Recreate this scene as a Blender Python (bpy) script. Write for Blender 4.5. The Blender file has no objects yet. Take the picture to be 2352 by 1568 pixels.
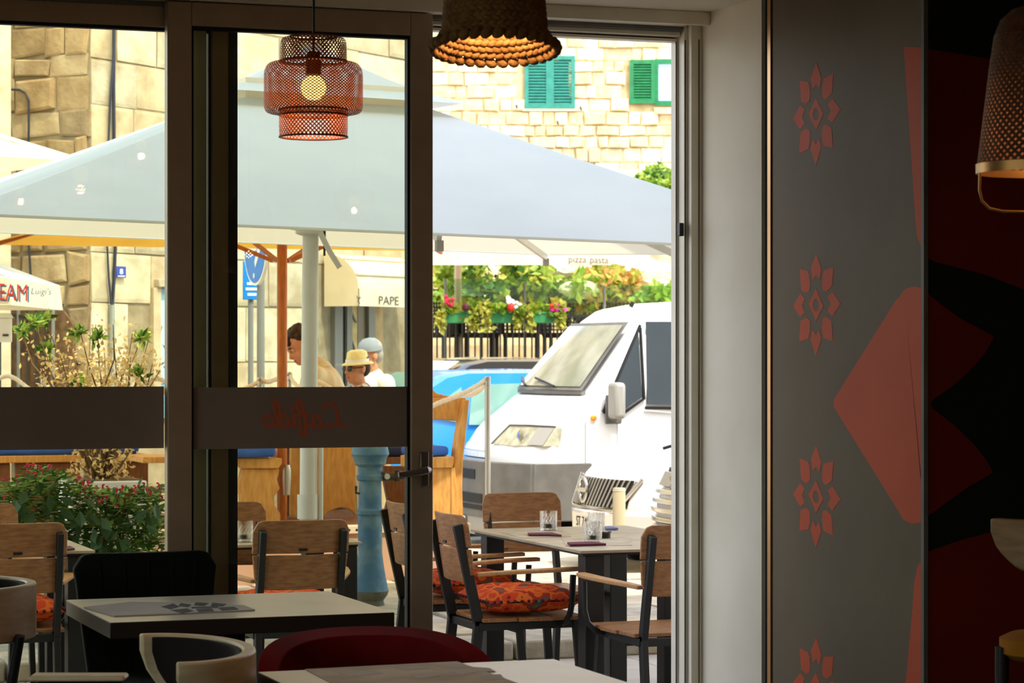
import bpy, bmesh, math, random
from math import sin, cos, pi, radians, sqrt, atan2
from mathutils import Vector, Matrix
random.seed(7)
scene = bpy.context.scene
col = scene.collection

# ---------------------------------------------------------------- camera (level, 55 mm on a 22.3 mm sensor, turned 20 degrees to the right of the door normal)
F = 5800.0; HOR = 815.0; EYE = 1.45; CY = -7.9
CS, SN = cos(radians(20)), sin(radians(20))
cam_d = bpy.data.cameras.new('camera'); cam = bpy.data.objects.new('camera', cam_d); col.objects.link(cam)
cam.location = (0, CY, EYE); cam.rotation_euler = (pi/2, 0, -radians(20))
cam_d.sensor_fit = 'HORIZONTAL'; cam_d.sensor_width = 22.3; cam_d.lens = F/2352*22.3
cam_d.shift_y = (HOR-784)/2352; cam_d.clip_end = 300; cam_d.clip_start = .05
cam_d.dof.use_dof = True; cam_d.dof.focus_distance = 8.6; cam_d.dof.aperture_fstop = 7.1
scene.camera = cam

# ---------------------------------------------------------------- sky, sun, exposure
world = bpy.data.worlds.new('World'); scene.world = world; world.use_nodes = True
wn = world.node_tree; bg = wn.nodes['Background']
sky = wn.nodes.new('ShaderNodeTexSky'); sky.sky_type = 'NISHITA'; sky.sun_disc = False
sky.sun_elevation = radians(59); sky.sun_rotation = radians(165); sky.air_density = 1.0; sky.dust_density = 1.6; sky.ozone_density = .8
hs = wn.nodes.new('ShaderNodeHueSaturation'); hs.inputs['Saturation'].default_value = .45
wn.links.new(sky.outputs[0], hs.inputs['Color']); wn.links.new(hs.outputs[0], bg.inputs[0]); bg.inputs[1].default_value = .75
SUN = Vector((.138, -.497, .857)).normalized()
sl = bpy.data.lights.new('sun', 'SUN'); sl.energy = 4.6; sl.angle = radians(.55); sl.color = (1.0, .93, .80)
so = bpy.data.objects.new('sun', sl); col.objects.link(so); so.rotation_euler = SUN.to_track_quat('Z', 'Y').to_euler(); so.location = (2, -2, 30)
vs = scene.view_settings
vs.view_transform = 'Standard'; vs.look = 'None'; vs.gamma = 1; vs.use_curve_mapping = False; vs.exposure = -.05
scene.cycles.use_denoising = True
scene.cycles.max_bounces = 10; scene.cycles.transparent_max_bounces = 24; scene.cycles.diffuse_bounces = 5
scene.cycles.sample_clamp_indirect = 6.0; scene.cycles.caustics_refractive = False; scene.cycles.caustics_reflective = False

# ---------------------------------------------------------------- pixel -> place helpers (world axes are the room's: x along the door wall, y out of the door)
def W(X, Y, z=0.0): return Vector((CS*X+SN*Y, -SN*X+CS*Y+CY, z))
def at(px, py, Y): return W((px-1176)/F*Y, Y, EYE+(HOR-py)/F*Y)
def on_y(px, py, y):
    u = (px-1176)/F; return at(px, py, (y-CY)/(CS-SN*u))
def on_x(px, py, x):
    u = (px-1176)/F; return at(px, py, x/(CS*u+SN))
def on_z(px, py, z): return at(px, py, (EYE-z)*F/(py-HOR))

# ---------------------------------------------------------------- materials
M = {}
def srgb(c): return tuple(((v/255)/12.92 if v/255 <= .04045 else ((v/255+.055)/1.055)**2.4) for v in c)+(1,)
def mat(name, c, c2=None, scale=6, rough=.6, metal=0, bump=0, bscale=None, spec=.4, stretch=None, detail=4, trans=0, coat=0, mix=(.35, .65), trans_c=None):
    m = bpy.data.materials.new(name); m.use_nodes = True; M[name] = m
    nt = m.node_tree; b = nt.nodes['Principled BSDF']
    b.inputs['Roughness'].default_value = rough; b.inputs['Metallic'].default_value = metal
    b.inputs['Specular IOR Level'].default_value = spec
    if coat: b.inputs['Coat Weight'].default_value = coat; b.inputs['Coat Roughness'].default_value = .06
    a = srgb(c); b.inputs['Base Color'].default_value = a
    tc = nt.nodes.new('ShaderNodeTexCoord'); mp = nt.nodes.new('ShaderNodeMapping')
    nt.links.new(tc.outputs['Object'], mp.inputs[0])
    if stretch: mp.inputs['Scale'].default_value = stretch
    cr = None
    if c2 is not None:
        nz = nt.nodes.new('ShaderNodeTexNoise'); nz.inputs['Scale'].default_value = scale; nz.inputs['Detail'].default_value = detail
        nt.links.new(mp.outputs[0], nz.inputs['Vector'])
        cr = nt.nodes.new('ShaderNodeValToRGB'); cr.color_ramp.elements[0].position = mix[0]; cr.color_ramp.elements[1].position = mix[1]
        cr.color_ramp.elements[0].color = a; cr.color_ramp.elements[1].color = srgb(c2)
        nt.links.new(nz.outputs[0], cr.inputs[0]); nt.links.new(cr.outputs[0], b.inputs['Base Color'])
    if bump:
        n2 = nt.nodes.new('ShaderNodeTexNoise'); n2.inputs['Scale'].default_value = bscale or scale*3; n2.inputs['Detail'].default_value = 6
        nt.links.new(mp.outputs[0], n2.inputs['Vector'])
        bp = nt.nodes.new('ShaderNodeBump'); bp.inputs['Strength'].default_value = bump; bp.inputs['Distance'].default_value = .02
        nt.links.new(n2.outputs[0], bp.inputs['Height']); nt.links.new(bp.outputs[0], b.inputs['Normal'])
    if trans:
        wt = trans_c if trans_c else None
        out = nt.nodes['Material Output']; ts = nt.nodes.new('ShaderNodeBsdfTranslucent'); mx = nt.nodes.new('ShaderNodeMixShader')
        mx.inputs[0].default_value = trans; ts.inputs[0].default_value = a
        if wt: ts.inputs[0].default_value = srgb(wt)
        elif cr: nt.links.new(cr.outputs[0], ts.inputs[0])
        nt.links.new(b.outputs[0], mx.inputs[1]); nt.links.new(ts.outputs[0], mx.inputs[2]); nt.links.new(mx.outputs[0], out.inputs[0])
    return m
def emis(name, c, s):
    m = bpy.data.materials.new(name); m.use_nodes = True; M[name] = m; nt = m.node_tree; nt.nodes.clear()
    e = nt.nodes.new('ShaderNodeEmission'); o = nt.nodes.new('ShaderNodeOutputMaterial'); e.inputs[0].default_value = srgb(c); e.inputs[1].default_value = s
    nt.links.new(e.outputs[0], o.inputs[0]); return m
def pane(name, tint, ior=1.45, rough=0.0, bias=0.0):
    m = bpy.data.materials.new(name); m.use_nodes = True; M[name] = m; nt = m.node_tree; nt.nodes.clear()
    o = nt.nodes.new('ShaderNodeOutputMaterial'); t = nt.nodes.new('ShaderNodeBsdfTransparent'); g = nt.nodes.new('ShaderNodeBsdfGlossy')
    fr = nt.nodes.new('ShaderNodeFresnel'); mx = nt.nodes.new('ShaderNodeMixShader'); ad = nt.nodes.new('ShaderNodeMath'); ad.operation = 'ADD'; ad.inputs[1].default_value = bias
    t.inputs[0].default_value = srgb(tint); g.inputs['Roughness'].default_value = rough; fr.inputs[0].default_value = ior
    nt.links.new(fr.outputs[0], ad.inputs[0]); nt.links.new(ad.outputs[0], mx.inputs[0]); nt.links.new(t.outputs[0], mx.inputs[1]); nt.links.new(g.outputs[0], mx.inputs[2]); nt.links.new(mx.outputs[0], o.inputs[0])
    return m
# interior
mat('plaster', (230, 221, 204), (222, 211, 192), 3, .85, bump=.05)
mat('ceiling_paint', (222, 212, 196), (214, 204, 188), 3, .9)
mat('facade', (214, 200, 168), (190, 174, 140), 2, .9, bump=.2)
mat('floor_tile', (120, 112, 104), (98, 92, 86), 3, .5)
mat('aluminium', (180, 158, 138), (172, 150, 130), 8, .45, metal=.25, bump=.02)
mat('jamb_metal', (236, 228, 212), (228, 219, 202), 8, .4)
mat('rubber', (18, 18, 18), rough=.7)
mat('reflection_grey', (220, 226, 212), (212, 218, 204), 4, .5)  # tone of the reflection painted along the glass edge
mat('band_film', (146, 128, 120), (138, 121, 113), 4, .6)
mat('letter_film', (196, 100, 74), rough=.6)
mat('letter_line', (170, 134, 108), rough=.6)
mat('panel_grey', (116, 102, 82), (110, 96, 77), 3, .6, spec=.12)
mat('panel_orange', (206, 92, 56), (198, 86, 52), 3, .6, spec=.12)
mat('wall_shaded', (28, 31, 31), (24, 27, 27), 3, .6, spec=.2)  # panel grey darkened: shade of the face turned from the door
mat('orange_shaded', (124, 33, 20), (114, 29, 18), 3, .6, spec=.2)  # panel orange darkened to red for the same shaded face
mat('chrome', (200, 196, 188), rough=.22, metal=1)
mat('steel', (190, 186, 176), rough=.35, metal=.9)
mat('handle_metal', (120, 106, 98), rough=.35, metal=.6)
mat('black_plastic', (16, 16, 16), rough=.45)
mat('bamboo', (150, 68, 20), (112, 48, 14), 40, .55, trans=.10)
mat('bamboo_dark', (110, 50, 22), (84, 38, 18), 40, .55)
mat('seagrass', (150, 112, 66), (120, 86, 46), 30, .75, bump=.4, bscale=120)
mat('rattan', (100, 58, 30), (78, 42, 22), 40, .6, bump=.3, bscale=90)
mat('brass', (176, 132, 84), rough=.35, metal=.8)
emis('bulb_glow', (255, 190, 90), 26.0)
emis('bulb_core', (255, 205, 105), 4.0)
mat('table_white', (226, 216, 196), (218, 207, 186), 5, .32, spec=.5)
mat('table_edge', (40, 34, 30), rough=.5)
mat('black_metal', (26, 27, 28), (20, 21, 22), 10, .5, spec=.4)
mat('velvet_green', (22, 30, 22), (16, 22, 16), 8, .9, spec=.2)
mat('velvet_red', (120, 14, 20), (96, 10, 16), 8, .85, spec=.2)
mat('velvet_yellow', (158, 102, 14), (142, 90, 12), 8, .85, spec=.2)
mat('light_oak', (228, 206, 172), (216, 190, 152), 5, .45, stretch=(3, 3, 14), bump=.04)
mat('oak_shaded', (140, 112, 80), (120, 94, 64), 5, .5, stretch=(3, 3, 14))  # light oak darkened to hold the shade of the stool facing away from daylight
mat('dark_inner', (30, 22, 20), rough=.9)
mat('paper', (196, 188, 182), (186, 176, 168), 6, .8)
mat('print_black', (26, 24, 26), rough=.7)
mat('print_tan', (206, 194, 174), (176, 160, 138), 9, .8)
# outside
mat('tile', (186, 178, 172), (172, 165, 160), 4, .6)
mat('flagstone', (196, 186, 166), (160, 150, 132), 5, .8, bump=.5, bscale=18)
mat('flagstone_b', (176, 172, 162), (146, 140, 128), 5, .8, bump=.5, bscale=18)
mat('road', (206, 196, 172), (176, 166, 144), 3, .9, bump=.3)
mat('mortar', (150, 136, 106), (128, 114, 86), 6, .95, bump=.4)
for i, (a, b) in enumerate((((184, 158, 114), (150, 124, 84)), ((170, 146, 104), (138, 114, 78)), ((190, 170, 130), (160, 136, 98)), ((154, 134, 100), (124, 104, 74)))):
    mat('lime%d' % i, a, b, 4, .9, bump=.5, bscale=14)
for i, (a, b) in enumerate((((206, 192, 156), (170, 158, 128)), ((196, 180, 144), (164, 146, 112)), ((208, 196, 166), (178, 166, 136)), ((184, 174, 148), (156, 142, 112)))):
    mat('pale%d' % i, a, b, 4, .9, bump=.4, bscale=14)
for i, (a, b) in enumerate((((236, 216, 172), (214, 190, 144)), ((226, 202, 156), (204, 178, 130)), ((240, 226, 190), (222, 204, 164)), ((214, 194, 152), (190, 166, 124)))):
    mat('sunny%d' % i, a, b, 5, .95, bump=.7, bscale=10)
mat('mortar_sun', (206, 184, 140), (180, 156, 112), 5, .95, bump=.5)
mat('canvas', (203, 218, 226), (195, 211, 220), 2.2, .85, trans=.26, bump=.06, bscale=3, trans_c=(255, 238, 206))
mat('canvas_cream', (238, 228, 206), (230, 219, 194), 3, .85, trans=.32)
mat('canvas_yellow', (226, 176, 70), (216, 164, 58), 3, .85, trans=.25)
mat('pole_white', (222, 222, 214), (212, 212, 204), 6, .4)
mat('sticker_green', (70, 150, 80), rough=.5)
mat('teak', (166, 118, 76), (136, 92, 56), 6, .5, stretch=(3, 14, 14), bump=.06)
mat('teak_edge', (196, 148, 98), (176, 128, 80), 8, .5, stretch=(3, 14, 14))
mat('top_grey', (184, 172, 152), (160, 148, 130), 9, .45)
mat('pumpblue', (58, 100, 134), (108, 138, 142), 7, .55, bump=.25, bscale=30, mix=(.45, .75))
mat('pump_base', (104, 104, 92), (84, 84, 74), 9, .8, bump=.4)
mat('cast_iron', (70, 62, 54), rough=.6, metal=.4)
mat('pine', (222, 170, 92), (200, 144, 70), 5, .5, stretch=(9, 9, 2), bump=.05)
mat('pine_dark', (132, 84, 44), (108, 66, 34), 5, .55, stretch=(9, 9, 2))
mat('deck_pink', (188, 146, 122), (176, 134, 110), 3, .7)
mat('deck_trim', (206, 184, 160), rough=.6)
mat('bollard_beige', (196, 180, 146), rough=.6)
mat('cushion_blue', (60, 108, 196), (48, 92, 178), 6, .85, bump=.1)
mat('cushion_navy', (30, 40, 74), rough=.85)
mat('rope', (250, 246, 232), (238, 230, 208), 60, .85, bump=.1, bscale=140)
mat('bark', (120, 92, 60), (96, 70, 44), 20, .9)
mat('leaf_green', (74, 116, 38), (44, 80, 24), 9, .55, trans=.35)
mat('leaf_deep', (50, 88, 32), (34, 64, 22), 9, .5, trans=.25)
mat('leaf_light', (178, 198, 96), (134, 166, 62), 9, .6, trans=.4)
mat('leaf_dry', (236, 212, 150), (212, 176, 104), 12, .7, trans=.35)
mat('leaf_sun', (150, 172, 50), (100, 140, 34), 2.5, .6, trans=.4)
mat('leaf_sun_b', (196, 190, 84), (150, 156, 52), 2.5, .6, trans=.4)
mat('leaf_ochre', (196, 150, 70), (170, 120, 50), 3, .7, trans=.3)
mat('flower_pink', (226, 60, 96), (206, 40, 80), 20, .6, trans=.3)
mat('flower_red', (206, 40, 30), rough=.6); mat('flower_white', (244, 240, 232), rough=.6); mat('flower_magenta', (214, 40, 170), rough=.6); mat('flower_maroon', (70, 20, 24), rough=.7)
mat('terracotta', (170, 104, 76), (146, 84, 58), 6, .8)
mat('planter_white', (226, 224, 216), rough=.6)
mat('box_green', (60, 140, 84), (48, 122, 70), 8, .6)
mat('shutter_teal', (44, 132, 116), (36, 116, 102), 8, .6)
mat('shutter_green', (24, 122, 70), (18, 104, 58), 8, .6)
mat('window_glass', (160, 190, 214), rough=.12, spec=.8)
mat('rattan_black', (56, 50, 44), (36, 32, 30), 30, .7)
mat('iron', (60, 58, 54), (48, 46, 44), 10, .6)
mat('iron_grey', (120, 124, 120), rough=.6)
mat('cable', (44, 48, 60), rough=.6)
mat('pipe_grey', (140, 146, 136), rough=.6)
mat('door_blue', (112, 150, 164), (100, 138, 152), 8, .6)
mat('plate_blue', (36, 60, 150), rough=.4)
mat('white_paint', (236, 236, 232), rough=.45)
mat('awning', (220, 206, 172), (210, 194, 158), 4, .85, trans=.15)
mat('print_grey', (70, 66, 60), rough=.7)
mat('shop_frame', (110, 108, 100), rough=.5)
mat('shop_dark', (92, 78, 56), rough=.3)
mat('sign_blue', (20, 128, 214), rough=.35)
mat('orange_wood', (186, 108, 30), (166, 90, 22), 6, .45, stretch=(9, 9, 2))
mat('van_white', (240, 240, 238), rough=.3, spec=.5, coat=.5)
mat('car_white', (240, 240, 238), rough=.3, spec=.5, coat=.5)
mat('car_blue', (40, 140, 226), rough=.28, spec=.5, coat=.6)
mat('car_black', (26, 26, 28), rough=.25, spec=.5, coat=.6)
mat('bumper_grey', (108, 106, 100), (92, 90, 86), 5, .6)
mat('trim_grey', (150, 148, 140), rough=.5)
mat('grille_dark', (24, 24, 22), rough=.6)
mat('lamp_lens', (186, 184, 160), (150, 148, 124), 12, .12, spec=.8)
mat('lamp_orange', (240, 140, 30), rough=.3)
mat('tyre', (34, 33, 32), rough=.85)
mat('car_glass_dark', (44, 56, 66), rough=.06, spec=.9)
mat('car_glass_green', (120, 160, 146), rough=.08, spec=.9)
pane('windscreen', (176, 184, 166), 1.5, .02, .10)
mat('dash_grey', (176, 176, 158), (150, 150, 134), 5, .8)
mat('seat_grey', (84, 82, 76), rough=.9)
mat('plate_white', (232, 228, 214), rough=.5)
mat('red_letter', (216, 84, 76), rough=.7); mat('blue_letter', (84, 140, 176), rough=.7)
mat('skin', (206, 138, 100), (196, 126, 90), 9, .55); mat('skin_b', (198, 140, 108), (186, 126, 96), 9, .55)
mat('lips', (170, 84, 72), rough=.5)
mat('hair_brown', (66, 40, 22), (40, 24, 14), 30, .6, bump=.8, bscale=60)
mat('hair_dark', (34, 28, 26), rough=.6); mat('hair_grey', (150, 146, 140), rough=.7)
mat('shirt_beige', (218, 202, 170), (208, 190, 156), 6, .9); mat('shirt_white', (238, 234, 218), (226, 222, 206), 6, .9); mat('tee_grey', (150, 152, 156), rough=.9)
mat('blouse', (232, 220, 214), (120, 96, 100), 34, .9, mix=(.48, .56)); mat('trousers', (70, 74, 86), rough=.9); mat('trousers_tan', (180, 160, 124), rough=.9)
mat('straw', (240, 226, 160), (228, 210, 140), 40, .8); mat('hat_band', (232, 236, 240), rough=.8); mat('cap_grey', (134, 142, 148), (120, 128, 134), 10, .85)
mat('eye_white', (230, 226, 220), rough=.3); mat('shoe', (40, 34, 30), rough=.6)
mat('napkin_plum', (96, 34, 62), rough=.8); mat('napkin_blue', (120, 130, 190), rough=.8)
mat('rock', (226, 216, 192), (190, 178, 152), 5, .95, bump=.8, bscale=8)
pane('door_glass', (248, 250, 240), 1.33)
pane('fence_glass', (226, 242, 226), 1.45, 0, .01)
gm = bpy.data.materials.new('tumbler_glass'); gm.use_nodes = True; M['tumbler_glass'] = gm
gn = gm.node_tree; gb = gn.nodes['Principled BSDF']; gb.inputs['Base Color'].default_value = (.93, .95, .94, 1); gb.inputs['Roughness'].default_value = .05
gb.inputs['Transmission Weight'].default_value = 1; gb.inputs['IOR'].default_value = 1.45
gt = gn.nodes.new('ShaderNodeBsdfTransparent'); gx = gn.nodes.new('ShaderNodeMixShader'); gx.inputs[0].default_value = .45
gn.links.new(gt.outputs[0], gx.inputs[1]); gn.links.new(gb.outputs[0], gx.inputs[2]); gn.links.new(gx.outputs[0], gn.nodes['Material Output'].inputs[0])
# patterned cushion fabric
m = mat('kilim', (200, 66, 24), rough=.9); nt = m.node_tree; b = nt.nodes['Principled BSDF']
tc = nt.nodes.new('ShaderNodeTexCoord'); vo = nt.nodes.new('ShaderNodeTexVoronoi'); vo.inputs['Scale'].default_value = 16; nz = nt.nodes.new('ShaderNodeTexNoise'); nz.inputs['Scale'].default_value = 22; nz.inputs['Detail'].default_value = 5
cr = nt.nodes.new('ShaderNodeValToRGB'); cr.color_ramp.interpolation = 'CONSTANT'
for i, (p, c) in enumerate(((0, (150, 26, 14)), (.30, (206, 66, 18)), (.46, (224, 104, 24)), (.56, (170, 40, 16)), (.64, (92, 84, 70)), (.72, (120, 110, 50)))):
    e = cr.color_ramp.elements[i] if i < 2 else cr.color_ramp.elements.new(p)
    e.position = p; e.color = srgb(c)
mxn = nt.nodes.new('ShaderNodeMix'); mxn.inputs[0].default_value = .5
nt.links.new(tc.outputs['Object'], vo.inputs['Vector']); nt.links.new(tc.outputs['Object'], nz.inputs['Vector'])
nt.links.new(vo.outputs['Distance'], mxn.inputs[2]); nt.links.new(nz.outputs[0], mxn.inputs[3]); nt.links.new(mxn.outputs[0], cr.inputs[0]); nt.links.new(cr.outputs[0], b.inputs['Base Color'])

# ---------------------------------------------------------------- mesh builder
INFO = {}
class MB:
    def __init__(s): s.v = []; s.f = []
    def add(s, vs, fs):
        o = len(s.v); s.v += [tuple(p) for p in vs]; s.f += [tuple(i+o for i in f) for f in fs]; return s
    def box(s, c, d, R=None):
        c = Vector(c); vs = []
        for k in (-.5, .5):
            for j in (-.5, .5):
                for i in (-.5, .5):
                    p = Vector((i*d[0], j*d[1], k*d[2])); vs.append(c+(R @ p if R else p))
        return s.add(vs, [(0, 2, 3, 1), (4, 5, 7, 6), (0, 1, 5, 4), (2, 6, 7, 3), (0, 4, 6, 2), (1, 3, 7, 5)])
    def span(s, a, b): return s.box([(a[i]+b[i])/2 for i in range(3)], [abs(b[i]-a[i]) for i in range(3)])
    def bar(s, p, q, w, h, up=(0, 0, 1)):
        p, q = Vector(p), Vector(q); d = (q-p); L = d.length; d.normalize(); u = Vector(up)
        if abs(d.dot(u)) > .98: u = Vector((0, 1, 0))
        x = d.cross(u).normalized(); z = x.cross(d).normalized()
        R = Matrix((x, d, z)).transposed(); return s.box((p+q)/2, (w, L, h), R)
    def tube(s, pts, r, n=8, closed=False, cap=True, twist=0):
        pts = [Vector(p) for p in pts]; N = len(pts); rs = r if isinstance(r, (list, tuple)) else [r]*N
        vs, fs = [], []; prev = None
        for i, p in enumerate(pts):
            if closed: t = pts[(i+1) % N]-pts[i-1]
            else: t = pts[min(i+1, N-1)]-pts[max(i-1, 0)]
            t.normalize()
            if prev is None:
                u = Vector((0, 0, 1)) if abs(t.z) < .9 else Vector((0, 1, 0)); a = t.cross(u).normalized()
            else: a = (prev-t*prev.dot(t)).normalized()
            prev = a; b = t.cross(a)
            for k in range(n):
                w = 2*pi*(k+.5)/n+twist; vs.append(p+(a*cos(w)+b*sin(w))*rs[i])
        for i in range(N if closed else N-1):
            for k in range(n):
                j = (i+1) % N; fs.append((i*n+k, i*n+(k+1) % n, j*n+(k+1) % n, j*n+k))
        if cap and not closed: fs.append(tuple(range(n-1, -1, -1))); fs.append(tuple((N-1)*n+k for k in range(n)))
        return s.add(vs, fs)
    def lathe(s, prof, n=24, c=(0, 0, 0), a0=0, a1=2*pi, cap=False):
        c = Vector(c); vs, fs = [], []; full = abs(a1-a0-2*pi) < 1e-6; m = n if full else n+1; K = len(prof)
        for k in range(m):
            a = a0+(a1-a0)*k/n
            for r, z in prof: vs.append(c+Vector((r*cos(a), r*sin(a), z)))
        for k in range(n):
            q = (k+1) % m
            for i in range(K-1): fs.append((k*K+i, q*K+i, q*K+i+1, k*K+i+1))
        if cap and full:
            fs.append(tuple(k*K for k in range(n-1, -1, -1))); fs.append(tuple(k*K+K-1 for k in range(n)))
        return s.add(vs, fs)
    def ell(s, c, r, n=10, m=6, R=None):
        c = Vector(c); vs = []; fs = []
        for j in range(1, m):
            t = pi*j/m
            for k in range(n):
                a = 2*pi*k/n; p = Vector((r[0]*sin(t)*cos(a), r[1]*sin(t)*sin(a), r[2]*cos(t))); vs.append(c+(R @ p if R else p))
        p = Vector((0, 0, r[2])); q = Vector((0, 0, -r[2])); vs += [c+(R @ p if R else p), c+(R @ q if R else q)]
        for j in range(m-2):
            for k in range(n): fs.append((j*n+k, (j+1)*n+k, (j+1)*n+(k+1) % n, j*n+(k+1) % n))
        T = (m-1)*n
        for k in range(n): fs.append((T, k, (k+1) % n)); fs.append((T+1, (m-2)*n+(k+1) % n, (m-2)*n+k))
        return s.add(vs, fs)
    def prism(s, poly, fn, h0, h1):
        """poly: 2-D points; fn(a, b, h) -> 3-D"""
        n = len(poly); vs = [fn(a, b, h0) for a, b in poly]+[fn(a, b, h1) for a, b in poly]
        fs = [tuple(range(n-1, -1, -1)), tuple(range(n, 2*n))]+[(i, (i+1) % n, (i+1) % n+n, i+n) for i in range(n)]
        return s.add(vs, fs)
    def sheet(s, fn, nu, nv, th=None):
        """fn(u, v) -> Vector; th: thickness vector or function -> solid"""
        vs = [Vector(fn(i/nu, j/nv)) for i in range(nu+1) for j in range(nv+1)]; K = nv+1
        fs = [(i*K+j, (i+1)*K+j, (i+1)*K+j+1, i*K+j+1) for i in range(nu) for j in range(nv)]
        if th is None: return s.add(vs, fs)
        T = Vector(th); n = len(vs); vs2 = vs+[p+T for p in vs]; fs2 = [tuple(reversed(f)) for f in fs]+[tuple(i+n for i in f) for f in fs]
        edge = [(i*K, (i+1)*K) for i in range(nu)]+[(nu*K+j, nu*K+j+1) for j in range(nv)]+[((i+1)*K+nv, i*K+nv) for i in range(nu)]+[(j+1, j) for j in range(nv)]
        fs2 += [(a, b, b+n, a+n) for a, b in edge]
        return s.add(vs2, fs2)
    def mesh(s, name, smooth=False):
        me = bpy.data.meshes.new(name); me.from_pydata(s.v, [], s.f)
        bm = bmesh.new(); bm.from_mesh(me); bmesh.ops.recalc_face_normals(bm, faces=bm.faces); bm.to_mesh(me); bm.free()
        if smooth:
            for p in me.polygons: p.use_smooth = True
            try: me.set_sharp_from_angle(angle=radians(smooth if smooth > 1 else 40))
            except Exception: pass
        me.update(); return me
    def build(s, name, m, parent=None, smooth=False, bevel=0, seg=2, world=False, label=None, stuff=False):
        if world and parent is not None:
            loc, rz = INFO[parent.name]; Ri = Matrix.Rotation(-rz, 3, 'Z'); s.v = [tuple(Ri @ (Vector(p)-loc)) for p in s.v]
        me = s.mesh(name, smooth); me.materials.append(M[m]); o = bpy.data.objects.new(name, me); col.objects.link(o)
        if parent is not None: o.parent = parent
        if parent is not None and parent.name in INFO: INFO[o.name] = INFO[parent.name]
        else: INFO[o.name] = (Vector((0, 0, 0)), 0)
        if bevel:
            bv = o.modifiers.new('bevel', 'BEVEL'); bv.width = bevel; bv.segments = seg; bv.limit_method = 'ANGLE'; bv.angle_limit = radians(35)
            for p in me.polygons: p.use_smooth = True
            try: me.set_sharp_from_angle(angle=radians(40))
            except Exception: pass
        if label: o['label'] = label
        if stuff: o['kind'] = 'stuff'
        return o
def tag(o, label, cat, group=None, kind=None):
    o['label'] = label; o['category'] = cat
    if group: o['group'] = group
    if kind: o['kind'] = kind
    return o
def thing(name, label, cat, loc=(0, 0, 0), rz=0.0, group=None):
    o = bpy.data.objects.new(name, None); col.objects.link(o); o.location = loc; o.rotation_euler = (0, 0, rz); o.empty_display_size = .1
    INFO[o.name] = (Vector(loc), rz); return tag(o, label, cat, group)
def struct(o): o['kind'] = 'structure'; return o
def copy_tree(o, parent=None):
    c = o.copy(); col.objects.link(c); c.parent = parent; INFO[c.name] = INFO.get(o.name)
    for ch in [x for x in o.children]: copy_tree(ch, c)
    return c
def dup(o, loc, rz, label, group=None):
    c = copy_tree(o); c.location = loc; c.rotation_euler = (0, 0, rz); c['label'] = label
    if group: c['group'] = group
    INFO[c.name] = (Vector(loc), rz); return c
def text_mb(s, size, fn, ext=.002, shear=0.0):
    """text as solid letters; fn(x, y, h) -> 3-D"""
    cu = bpy.data.curves.new('t', 'FONT'); cu.body = s; cu.size = size; cu.extrude = ext; cu.resolution_u = 3; cu.shear = shear; cu.align_x = 'CENTER'
    ob = bpy.data.objects.new('t', cu); me = bpy.data.meshes.new_from_object(ob)
    mb = MB(); mb.add([fn(p.co.x, p.co.y, p.co.z) for p in me.vertices], [tuple(p.vertices) for p in me.polygons])
    bpy.data.objects.remove(ob); bpy.data.meshes.remove(me); bpy.data.curves.remove(cu); return mb
def stroke(mb, pts, w, fn, h0, h1):
    """round brush stroke along 2-D points"""
    n = 10
    for i in range(len(pts)-1):
        (x0, y0), (x1, y1) = pts[i], pts[i+1]; L = sqrt((x1-x0)**2+(y1-y0)**2)
        if L < 1e-9: continue
        a = atan2(y1-y0, x1-x0); poly = []
        for k in range(n//2+1): t = a+pi/2+pi*k/(n//2); poly.append((x0+w*cos(t), y0+w*sin(t)))
        for k in range(n//2+1): t = a-pi/2+pi*k/(n//2); poly.append((x1+w*cos(t), y1+w*sin(t)))
        e = i*2e-6; mb.prism(poly, fn, h0, h1+e)
    return mb
def blob(name, parts, m, voxel=.01, smooth=4, parent=None, label=None):
    """one continuous surface grown from overlapping capsules (p, q, r0, r1) and ellipsoids (c, radii)"""
    mb = MB()
    for p in parts:
        if len(p) == 2: mb.ell(p[0], p[1], 14, 10)
        else:
            a, b, r0, r1 = Vector(p[0]), Vector(p[1]), p[2], p[3]
            mb.tube([a, a+(b-a)*.33, a+(b-a)*.67, b], [r0, r0+(r1-r0)*.33, r0+(r1-r0)*.67, r1], 12); mb.ell(a, (r0,)*3, 12, 8); mb.ell(b, (r1,)*3, 12, 8)
    me = mb.mesh(name); ob = bpy.data.objects.new(name, me); col.objects.link(ob)
    rm = ob.modifiers.new('r', 'REMESH'); rm.mode = 'VOXEL'; rm.voxel_size = voxel; rm.use_smooth_shade = True
    sm = ob.modifiers.new('s', 'SMOOTH'); sm.iterations = smooth; sm.factor = .5
    dg = bpy.context.evaluated_depsgraph_get(); me2 = bpy.data.meshes.new_from_object(ob.evaluated_get(dg)); me2.name = name
    ob.modifiers.clear(); ob.data = me2; me2.materials.clear(); me2.materials.append(M[m]); bpy.data.meshes.remove(me)
    for p in me2.polygons: p.use_smooth = True
    if parent is not None: ob.parent = parent
    if label: ob['label'] = label
    return ob

# ================================================================ THE ROOM
XR = 3.554                      # plane of the deep door reveal and of the printed panel
ZS = 2.61                       # soffit of the reveal
YP = -1.56                      # near edge of the printed panel, where the wall turns towards us
mb = MB(); mb.span((-3.2, -9.6, -.12), (6.2, 0.0, 0)); struct(mb.build('floor', 'floor_tile'))
mb = MB(); mb.span((-3.2, -9.6, 2.95), (6.2, -.5, 3.05)); struct(mb.build('ceiling', 'ceiling_paint'))
mb = MB()
for a, b in (((-3.3, -9.6, 0), (-3.2, -7.6, 2.95)), ((-3.3, -2.2, 0), (-3.2, -.5, 2.95)), ((-3.3, -7.6, 0), (-3.2, -2.2, .8)), ((-3.3, -7.6, 2.6), (-3.2, -2.2, 2.95))): mb.span(a, b)
wl = struct(mb.build('wall_left', 'plaster'))
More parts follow.
